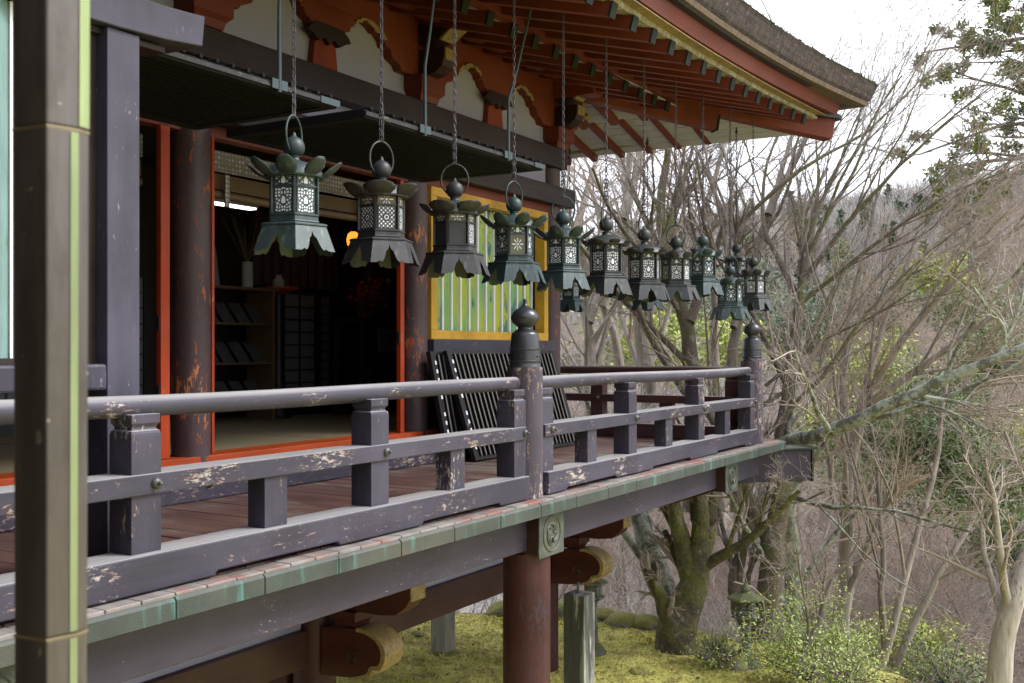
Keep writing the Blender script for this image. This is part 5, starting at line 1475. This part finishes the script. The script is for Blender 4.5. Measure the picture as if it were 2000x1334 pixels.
# upright trunks seen between the lanterns and the rail
for i,(pts_,d,r0,lab) in enumerate((
  ([(1160,1000),(1157,714),(1150,630),(1132,590),(1110,500),(1080,400)],17,.15,'bare tree rising behind the side railing beside the corner column'),
  ([(1225,1000),(1215,700),(1178,600),(1150,540),(1120,460),(1095,380)],18,.13,'bare tree slanting up left behind the sixth lantern'),
  ([(1262,1000),(1268,720),(1256,640),(1235,560),(1215,430),(1230,300)],16,.17,'bare tree standing behind the seventh lantern'),
  ([(1352,1000),(1354,714),(1346,630),(1320,560),(1295,490),(1284,414),(1290,330),(1310,240)],15,.16,'mossy bare tree rising through the ring of the eighth lantern'),
  ([(1405,1000),(1398,720),(1390,640),(1400,520),(1380,400),(1360,300)],17,.10,'slim bare tree left of the corner finial'),
  ([(1440,1000),(1425,760),(1432,640),(1460,520),(1500,420),(1560,300),(1620,180)],15,.11,'bare tree leaning right behind the corner finial'))):
    lim=[([A_(a,b_,d+.0008*(714-b_)) for a,b_ in pts_],r0,r0*.25)]
    k=len(pts_)
    # two side limbs
    for (i0,dx,dy) in ((2,70,-220),(3,-80,-200),(4,50,-190)):
        a,b_=pts_[min(i0,k-1)]; lim.append(([A_(a,b_,d),A_(a+dx*.4,b_+dy*.35,d+.3),A_(a+dx*.8,b_+dy*.7,d+.6),A_(a+dx*1.2,b_+dy*1.1,d+1)],r0*.5,r0*.12))
    tree('bare_tree',lab,'tree',A_(pts_[0][0],pts_[0][1],d),rg,limbs=lim,mats=(('barkpale','bark','barkpale','mossbark2','bark','bark')[i],('twigpale','twig','twigpink','twig','twig','twig')[i]),lv=(6,5,4,4),twigr=.0042)
# ---- leafy things
def leaves(name,pts,rgx,mat,parent,size,n,spr,kind=None,flat=.5):
    c=pts[rgx.integers(0,len(pts),n)]+rgx.normal(0,spr,(n,3))
    nn=norm(rgx.normal(size=(n,3))+np.array([0,0,flat*2])); a=norm(np.cross(nn,rgx.normal(size=(n,3)))); b_=np.cross(nn,a)
    s=size*rgx.uniform(.6,1.3,(n,1))
    V=np.stack([c-a*s,c+b_*s*.45,c+a*s,c-b_*s*.45],1).reshape(-1,3); F=np.arange(4*n).reshape(-1,4)
    return npmesh(name,V,F,M[mat],parent)
def shrub(label,px,py,d,w,h,mat,seed,n=5000,size=.022,name='shrub',group=None,base=None,clumps=60,spr=.05):
    rgx=np.random.default_rng(seed); b0=A_(px,py,d)
    t=thing(name,label,'shrub',b0,group)
    m_=clumps; D=norm(rgx.normal(size=(m_,3))); D[:,2]=abs(D[:,2])*.9+.15
    P=np.repeat(np.array([b0]),m_,0); L=rgx.uniform(.45,1.0,m_)
    p,dr_,r=growb(rgx,P,D*np.array([w,w,h]),L*1.0*max(w,h),np.full(m_,.009),7,.12,.03,.4)
    # squash laterally to the wanted width
    V,F=tubes(p,r,4); npmesh('stems',V,F,M['barkdark'],t,True)
    P2,D2,L2,R2=spawn(rgx,p,dr_,r,L*max(w,h),5,.35,.8,.35,.6); p2,_,r2=growb(rgx,P2,D2,L2,np.maximum(R2,.003),3,.15,.0,.5)
    V,F=tubes(p2,r2,3); npmesh('twigs',V,F,M['twig'],t,True)
    tip=np.concatenate([p2[:,-1],p2[:,1],p[:,-1],p[:,-2]])
    leaves('foliage',tip,rgx,mat,t,size,n,spr)
    return t
shrub('fresh light green shrub beside the stone lantern under the slanting tree',1590,1335,10.6,.85,1.05,'leafg',1,7500,.017)
shrub('smaller light green shrub with sparse leaves at the bottom right of the slanting trunk',1650,1345,9.6,.5,.42,'leafg',2,1500,.017)
shrub('low light green sprouts left of the stone lantern',1400,1290,11.2,.35,.28,'leafg',12,700,.018)
shrub('yellow green bush behind the thin stems at the lower right',1790,1320,13.5,.95,.9,'leafy',3,4200,.026)
shrub('dark green bush at the very bottom right',1850,1345,10.5,.6,.25,'leafd',4,1500,.022)
shrub('dark glossy evergreen bush below the lichen branch',1765,930,16,1.35,1.6,'leafd',5,9000,.040,spr=.09)
shrub('second dark evergreen bush further right below the lichen branch',1900,1000,15,1.3,1.1,'leafd',6,7000,.036,spr=.09)
shrub('yellowish evergreen low in the wood at the right edge',1960,920,17,1.0,.9,'leafy',7,3500,.036,spr=.09)
shrub('small yellow green bush in the wood right of centre',1830,560,28,1.0,1.0,'leafy',8,2200,.06,spr=.12)
shrub('yellow green bush half hidden behind the slanting tree',1640,880,20,1.2,1.1,'leafy',9,2600,.045,spr=.12)
for i_,(px_,py_,d_,m_) in enumerate(((1560,700,33,'leafb'),(1700,640,38,'leafb'),(1880,640,36,'leafd'),(1300,640,44,'leafb'),(1480,620,46,'leafb'),(1950,740,26,'leafd'),(1680,980,24,'leafd'),(1830,830,22,'leafd'),(1980,1100,16,'leafd'),(1700,760,30,'leafy'))):
    shrub(('bluish green undergrowth crown among the bare trunks on the ravine side','dark green undergrowth crown among the bare trunks on the ravine side','yellowish undergrowth crown above the lichen branch')[('leafb','leafd','leafy').index(m_)],px_,py_,d_,d_*.055,d_*.06,m_,60+i_,3800,.0022*d_,group='green crowns among the bare trees',spr=.008*d_)
shrub('olive green bush low behind the side railing',1260,740,30,2.2,2.6,'leafy',10,3600,.08,spr=.2)
shrub('olive bush behind the railing near the corner finial',1400,730,32,2.4,2.4,'leafy',13,3600,.08,spr=.2)
# evergreen conifers
def conifer(label,base,H,R0,seed,mat='leafc',n=16000,size=.05,droop=-.02,zmin=.25,nb=60,spr=.07,name='conifer'):
    rgx=np.random.default_rng(seed); b0=np.array(base,float); t=thing(name,label,'tree',tuple(b0))
    p,dr_,r=growb(rgx,b0[None],np.array([[0,0,1.]]),np.array([H]),np.array([H*.018+.03]),12,.015,.05,.15)
    V,F=tubes(p,r,10); npmesh('trunk',V,F,M['barkdark'],t,True)
    tt=zmin+(1-zmin)*rgx.random(nb); P=np.stack([np.interp(tt,np.linspace(0,1,12),p[0,:,j]) for j in range(3)],-1)
    az=rgx.uniform(0,2*np.pi,nb); D=np.stack([np.cos(az),np.sin(az),rgx.uniform(-.1,.45,nb)],-1); L=R0*(1.08-tt)*rgx.uniform(.6,1.1,nb)/(1-zmin)**.3
    b1,d1,r1=growb(rgx,P,D,L,np.maximum(L*.018,.01),7,.08,droop,.3); V,F=tubes(b1,r1,5)
    A=Acc(); A.add(V,F)
    P,D,L2,R2=spawn(rgx,b1,d1,r1,L,7,.2,.75,.38,.6); b2,d2,r2=growb(rgx,P,D,L2,np.maximum(R2,.005),4,.12,droop*2,.4); V,F=tubes(b2,r2,3); A.add(V,F)
    V,F=A.get(); npmesh('branches',V,F,M['barkdark'],t,True)
    # keep clumps: only a part of the twigs carry leaves
    keep=rgx.random(len(b2))<.62
    tip=np.concatenate([b2[keep][:,-1],b2[keep][:,-2]])
    leaves('crown',tip,rgx,mat,t,size,n,spr,flat=.2)
    return t
x,y=wXY(*ud(2080,15)); conifer('tall evergreen with yellow tipped leaves reaching in at the top right corner',(x,y,gz(*ud(2080,15))),18,3.7,4,n=120000,size=.040,zmin=.52,nb=170,spr=.05)
for i,(px,d,H,lab) in enumerate(((1760,70,11,'dark evergreen standing out among the bare trees high on the right'),(1450,95,9,'evergreen on the middle of the far hill behind the lanterns'),(1240,90,8,'evergreen low on the far hill left of the corner finial'),(1640,85,10,'bluish evergreen on the hill behind the fan of branches'),(1930,60,11,'evergreen on the slope at the right edge'),(1560,110,8,'evergreen near the ridge above the corner finial'),(1340,75,9,'dark evergreen behind the eighth lantern in the valley'))):
    x,y=wXY(*ud(px,d)); conifer(lab,(x,y,gz(*ud(px,d))-.3),H,2.6,40+i,'leafd',6500,.15,zmin=.12,nb=70,spr=.26)
# the wood covering the far hill: one mass
def hillwood(n,seed):
    rgx=np.random.default_rng(seed)
    d=60+130*rgx.random(n)**.8; px=rgx.uniform(950,2300,n); u=(px-1000)/FPX*d; z=ground(u,d); x=u*CR[0]+d*CF[0]; y=u*CR[1]+d*CF[1]
    base=np.stack([x,y,z],-1)
    # bare crowns: bundles of thin rays
    m_=46; H=rgx.uniform(4.0,6.2,n)
    D=rgx.normal(size=(n,m_,3))*np.array([.42,.42,.35]); D[...,2]=np.abs(D[...,2])+.55
    P=np.repeat(base[:,None],m_,1)+np.array([0,0,1.])*(H[:,None,None]*.18*rgx.random((n,m_,1)))
    L=(H[:,None]*rgx.uniform(.5,1.0,(n,m_)))
    p,_,r=growb(rgx,P.reshape(-1,3),D.reshape(-1,3),L.reshape(-1),np.full(n*m_,.045),4,.16,.03,.35)
    V,F=tubes(p,r,3); return V,F
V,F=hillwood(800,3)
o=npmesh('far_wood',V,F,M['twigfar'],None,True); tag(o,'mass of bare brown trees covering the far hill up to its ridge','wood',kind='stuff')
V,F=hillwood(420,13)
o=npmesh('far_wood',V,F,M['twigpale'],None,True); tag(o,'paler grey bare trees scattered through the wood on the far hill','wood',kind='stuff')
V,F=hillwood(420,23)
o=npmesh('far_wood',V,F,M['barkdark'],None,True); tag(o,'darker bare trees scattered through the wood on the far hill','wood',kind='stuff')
rgx=np.random.default_rng(8)
# evergreen patches within the far wood
n=260; cx=rgx.uniform(1000,2250,n); cd=rgx.uniform(68,150,n); u=(cx-1000)/FPX*cd; z=ground(u,cd)
base=np.stack([u*CR[0]+cd*CF[0],u*CR[1]+cd*CF[1],z],-1); H=rgx.uniform(3.5,6.5,n)
k=260; tt=rgx.random((n,k))**.8; az=rgx.uniform(0,2*np.pi,(n,k)); rad=(1-tt)*.23*H[:,None]*rgx.uniform(.55,1.05,(n,k))
c_=base[:,None]+np.stack([rad*np.cos(az),rad*np.sin(az),tt*H[:,None]],-1)
c_=c_.reshape(-1,3); nn=norm(rgx.normal(size=c_.shape)+np.array([0,0,.8])); a=norm(np.cross(nn,rgx.normal(size=c_.shape))); b_=np.cross(nn,a); s=rgx.uniform(.25,.6,(len(c_),1))
V=np.stack([c_-a*s,c_+b_*s*.5,c_+a*s,c_-b_*s*.5],1).reshape(-1,3); F=np.arange(len(V)).reshape(-1,4)
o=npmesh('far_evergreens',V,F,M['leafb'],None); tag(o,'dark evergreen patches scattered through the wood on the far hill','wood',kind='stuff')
# ---- moss tufts and dry stalks on the plateau
rgx=np.random.default_rng(17); n=26000
d=rgx.uniform(8.2,13.8,n); px=rgx.uniform(600,1700,n); u=(px-1000)/FPX*d; z=ground(u,d); ok=z>-3.62; u=u[ok];d=d[ok];z=z[ok]
c_=np.stack([u*CR[0]+d*CF[0],u*CR[1]+d*CF[1],z+.006],-1); n=len(c_)
up=norm(rgx.normal(0,.5,(n,3))+np.array([0,0,1.])); a=norm(np.cross(up,rgx.normal(size=(n,3)))); h=rgx.uniform(.008,.022,(n,1))*(1+1.2*(fbm(u,d,1.3,3,4)[:,None]>.55)); w_=rgx.uniform(.010,.022,(n,1))
V=np.stack([c_-a*w_,c_+a*w_,c_+up*h],1).reshape(-1,3); F=np.arange(3*n).reshape(-1,3)
o=npmesh('moss_tufts',V,F,M['moss'],None); tag(o,'yellow green moss carpet on the ground below the hall','moss',kind='stuff')
n=900; d=rgx.uniform(8.6,13.6,n); px=rgx.uniform(620,1600,n); u=(px-1000)/FPX*d; z=ground(u,d); ok=z>-3.62; u=u[ok];d=d[ok];z=z[ok]; n=len(u)
c_=np.stack([u*CR[0]+d*CF[0],u*CR[1]+d*CF[1],z+.03],-1); up=norm(rgx.normal(0,.35,(n,3))+np.array([0,0,1.])); a=norm(np.cross(up,rgx.normal(size=(n,3)))); b_=np.cross(up,a); s=rgx.uniform(.012,.03,(n,1))
V=np.stack([c_-a*s,c_+b_*s*.5,c_+a*s,c_-b_*s*.5],1).reshape(-1,3); F=np.arange(len(V)).reshape(-1,4)
M['litter']=simple('brown_fallen_leaves',(.16,.085,.045),.8,.5,3,bumpS=0)
o=npmesh('fallen_leaves',V,F,M['litter'],None); tag(o,'small brown fallen leaves scattered over the moss','leaves',kind='stuff')
# rocks along the edge
def rock(px,d,s,label,dz=0,sq=(1,1,.6)):
    rgx=np.random.default_rng(int(px*7+d*10)); bm=bmesh.new(); bmesh.ops.create_icosphere(bm,subdivisions=4,radius=1)
    k=rgx.uniform(.8,1.2,3)
    for v in bm.verts:
        c=v.co; f=1+.55*(float(fbm(c.x*1.0+px,c.y+c.z*1.3,1.1,3,3))-.5)+.12*(float(fbm(c.x*4+px,c.y*4+c.z*3,1.1,3,3))-.5)
        v.co=Vector((c.x*s*sq[0]*k[0]*f,c.y*s*sq[1]*k[1]*f,c.z*s*sq[2]*f))
    me=bpy.data.meshes.new('rock'); bm.to_mesh(me); bm.free(); me.shade_smooth(); me.materials.append(M['rock'])
    o=bpy.data.objects.new('rock',me); COL.objects.link(o); x,y,z=gp(px,d,dz); o.location=(x,y,z); o.rotation_euler=(0,0,rgx.uniform(0,6)); tag(o,label,'rock','rocks along the edge of the moss')
import bmesh
for r_ in ((1215,13.0,.22,'grey rock with a moss cap between the mossy trunk and the round pillar'),(1262,12.9,.24,'smaller grey rock touching the mossy capped one'),(1180,13.2,.22,'flat rock just right of the stained stone post'),
           (1095,13.4,.25,'rock at the moss edge mostly behind the red pillar'),(985,13.5,.28,'low grey rock left of the red pillar'),(1035,13.5,.2,'small rock next to the low grey one'),(735,14.2,.5,'long pale grey ledge stone under the tie beam'),(820,14.2,.45,'second pale ledge stone behind the concrete post'),(900,14.0,.35,'ledge stone right of the concrete post'),
           (1430,11.3,.25,'brown rock at the foot of the slanting tree'),(1395,11.6,.2,'rock half sunk right of the mossy trunk'),(1690,10.2,.32,'pale square cut stone at the bottom behind the shrub'),(1250,11.0,.10,'small stone lying in the moss near the mossy tree'),(815,12.4,.09,'dark pebble lying on the moss left of the concrete post')):
    rock(*r_)
# posts and stone lanterns
X,Y=wXY(*ud(865,11.8))
t=thing('concrete_post','square weathered concrete post standing on the moss below the hall','post',(X,Y,GZ))
MB().box(X-.10,X+.10,Y-.10,Y+.10,GZ-.05,-1.2).build('post_shaft',M['concrete'],t,bevel=.008)
MB().lathe([(.19,GZ-.08),(.21,GZ-.01),(.17,GZ+.015),(.11,GZ+.02)],(X,Y,0),14).build('footing',M['rock'],t)
X,Y=wXY(*ud(1131,9.4)); zt=(683-1158)/FPX*9.4
t=thing('stone_post','tall black stained stone post with a bolt on top right of the round pillar','post',(X,Y,GZ))
MB().box(X-.105,X+.105,Y-.105,Y+.105,GZ-.05,zt).build('post_shaft',M['stainstone'],t,bevel=.008)
MB().tube([(X-.02,Y,zt),(X-.02,Y,zt+.10)],.012,8).build('bolt',M['iron'],t,smooth=True)
def stone_lantern(px,d,pyt,label,H=1.7,s=1.0):
    x,y=wXY(*ud(px,d)); zt=(683-pyt)/FPX*d; z0=gz(*ud(px,d))-.1
    t=thing('stone_lantern',label,'stone lantern',(x,y,z0))
    c=(x,y,0)
    MB().lathe([(.30*s,z0),(.30*s,z0+.12),(.22*s,z0+.18),(.12*s,z0+.22),(.10*s,z0+.5),(.10*s,zt-.62*s),(.14*s,zt-.58*s)],c,16).build('shaft',M['stone'],t,smooth=True)
    MB().lathe([(.14*s,zt-.58*s),(.27*s,zt-.53*s),(.27*s,zt-.47*s),(.15*s,zt-.46*s)],c,6).build('platform',M['stone'],t,bevel=.01)
    b=MB()
    for i in range(6):
        a=PI/3*i; b.box(x+.13*s*math.cos(a)-.025,x+.13*s*math.cos(a)+.025,y+.13*s*math.sin(a)-.025,y+.13*s*math.sin(a)+.025,zt-.459*s,zt-.25*s)
    b.build('light_box',M['stone'],t)
    MB().lathe([(.16*s,zt-.249*s),(.34*s,zt-.20*s),(.36*s,zt-.16*s),(.22*s,zt-.10*s),(.08*s,zt-.05*s)],c,6).build('cap',M['stone'],t,bevel=.012)
    MB().lathe([(.05*s,zt-.055*s),(.085*s,zt-.02*s),(.09*s,zt+.02*s),(.05*s,zt+.07*s),(.01,zt+.11*s)],c,14).build('jewel',M['stone'],t,smooth=True)
stone_lantern(1456,11.3,1150,'mossy stone lantern half hidden behind the slanting trunk',s=.58)
stone_lantern(1158,11.8,1122,'stone lantern behind the stained stone post, mostly hidden by it',s=.5)
# ================================================================== SKY, SUN, CAMERA
w=bpy.data.worlds.new('World'); SC.world=w; w.use_nodes=True; nt=w.node_tree
bg=nt.nodes['Background']; sky=nt.nodes.new('ShaderNodeTexSky'); sky.sky_type='NISHITA'; sky.sun_disc=False
SUN_EL=R_(48); SUN_AZ=R_(148)   # azimuth measured clockwise from +Y
sky.sun_elevation=SUN_EL; sky.sun_rotation=SUN_AZ; sky.air_density=1.0; sky.dust_density=4.0; sky.ozone_density=1.0
hs=nt.nodes.new('ShaderNodeHueSaturation'); hs.inputs['Saturation'].default_value=.22; nt.links.new(sky.outputs['Color'],hs.inputs['Color'])
# high thin overcast: soft brighter and greyer patches
tc=nt.nodes.new('ShaderNodeTexCoord'); no=nt.nodes.new('ShaderNodeTexNoise'); no.inputs['Scale'].default_value=1.8; no.inputs['Detail'].default_value=5
nt.links.new(tc.outputs['Generated'],no.inputs['Vector'])
rp=nt.nodes.new('ShaderNodeValToRGB'); rp.color_ramp.elements[0].position=.3; rp.color_ramp.elements[0].color=(8.2,8.7,10.0,1); rp.color_ramp.elements[1].position=.7; rp.color_ramp.elements[1].color=(11.0,11.4,12.4,1)
nt.links.new(no.outputs['Fac'],rp.inputs['Fac'])
mx=nt.nodes.new('ShaderNodeMix'); mx.data_type='RGBA'; mx.inputs[0].default_value=.62
nt.links.new(hs.outputs['Color'],mx.inputs[6]); nt.links.new(rp.outputs['Color'],mx.inputs[7]); nt.links.new(mx.outputs[2],bg.inputs['Color'])
bg.inputs['Strength'].default_value=.11
sd=bpy.data.lights.new('sun','SUN'); sd.energy=2.0; sd.angle=R_(22); sd.color=(1.0,.985,.965)
so=bpy.data.objects.new('sun',sd); COL.objects.link(so)
dirv=Vector((math.sin(SUN_AZ)*math.cos(SUN_EL),math.cos(SUN_AZ)*math.cos(SUN_EL),math.sin(SUN_EL)))
so.rotation_euler=(-dirv).to_track_quat('-Z','Y').to_euler(); so.location=(0,-10,20)
cd=bpy.data.cameras.new('camera'); cam=bpy.data.objects.new('camera',cd); COL.objects.link(cam)
cd.sensor_width=36; cd.lens=36*FPX/2000; cd.shift_y=16/2000; cd.clip_start=.05; cd.clip_end=2000
cam.location=(0,0,0); cam.rotation_euler=(PI/2,0,-R_(59.0))
cd.dof.use_dof=True; cd.dof.focus_distance=8.0; cd.dof.aperture_fstop=7.0
SC.camera=cam
SC.view_settings.view_transform='Standard'; SC.view_settings.look='None'; SC.view_settings.exposure=1.27; SC.view_settings.gamma=1
SC.render.engine='CYCLES'; SC.render.resolution_x=1024; SC.render.resolution_y=683
SC.cycles.max_bounces=7; SC.cycles.diffuse_bounces=4; SC.cycles.transparent_max_bounces=4
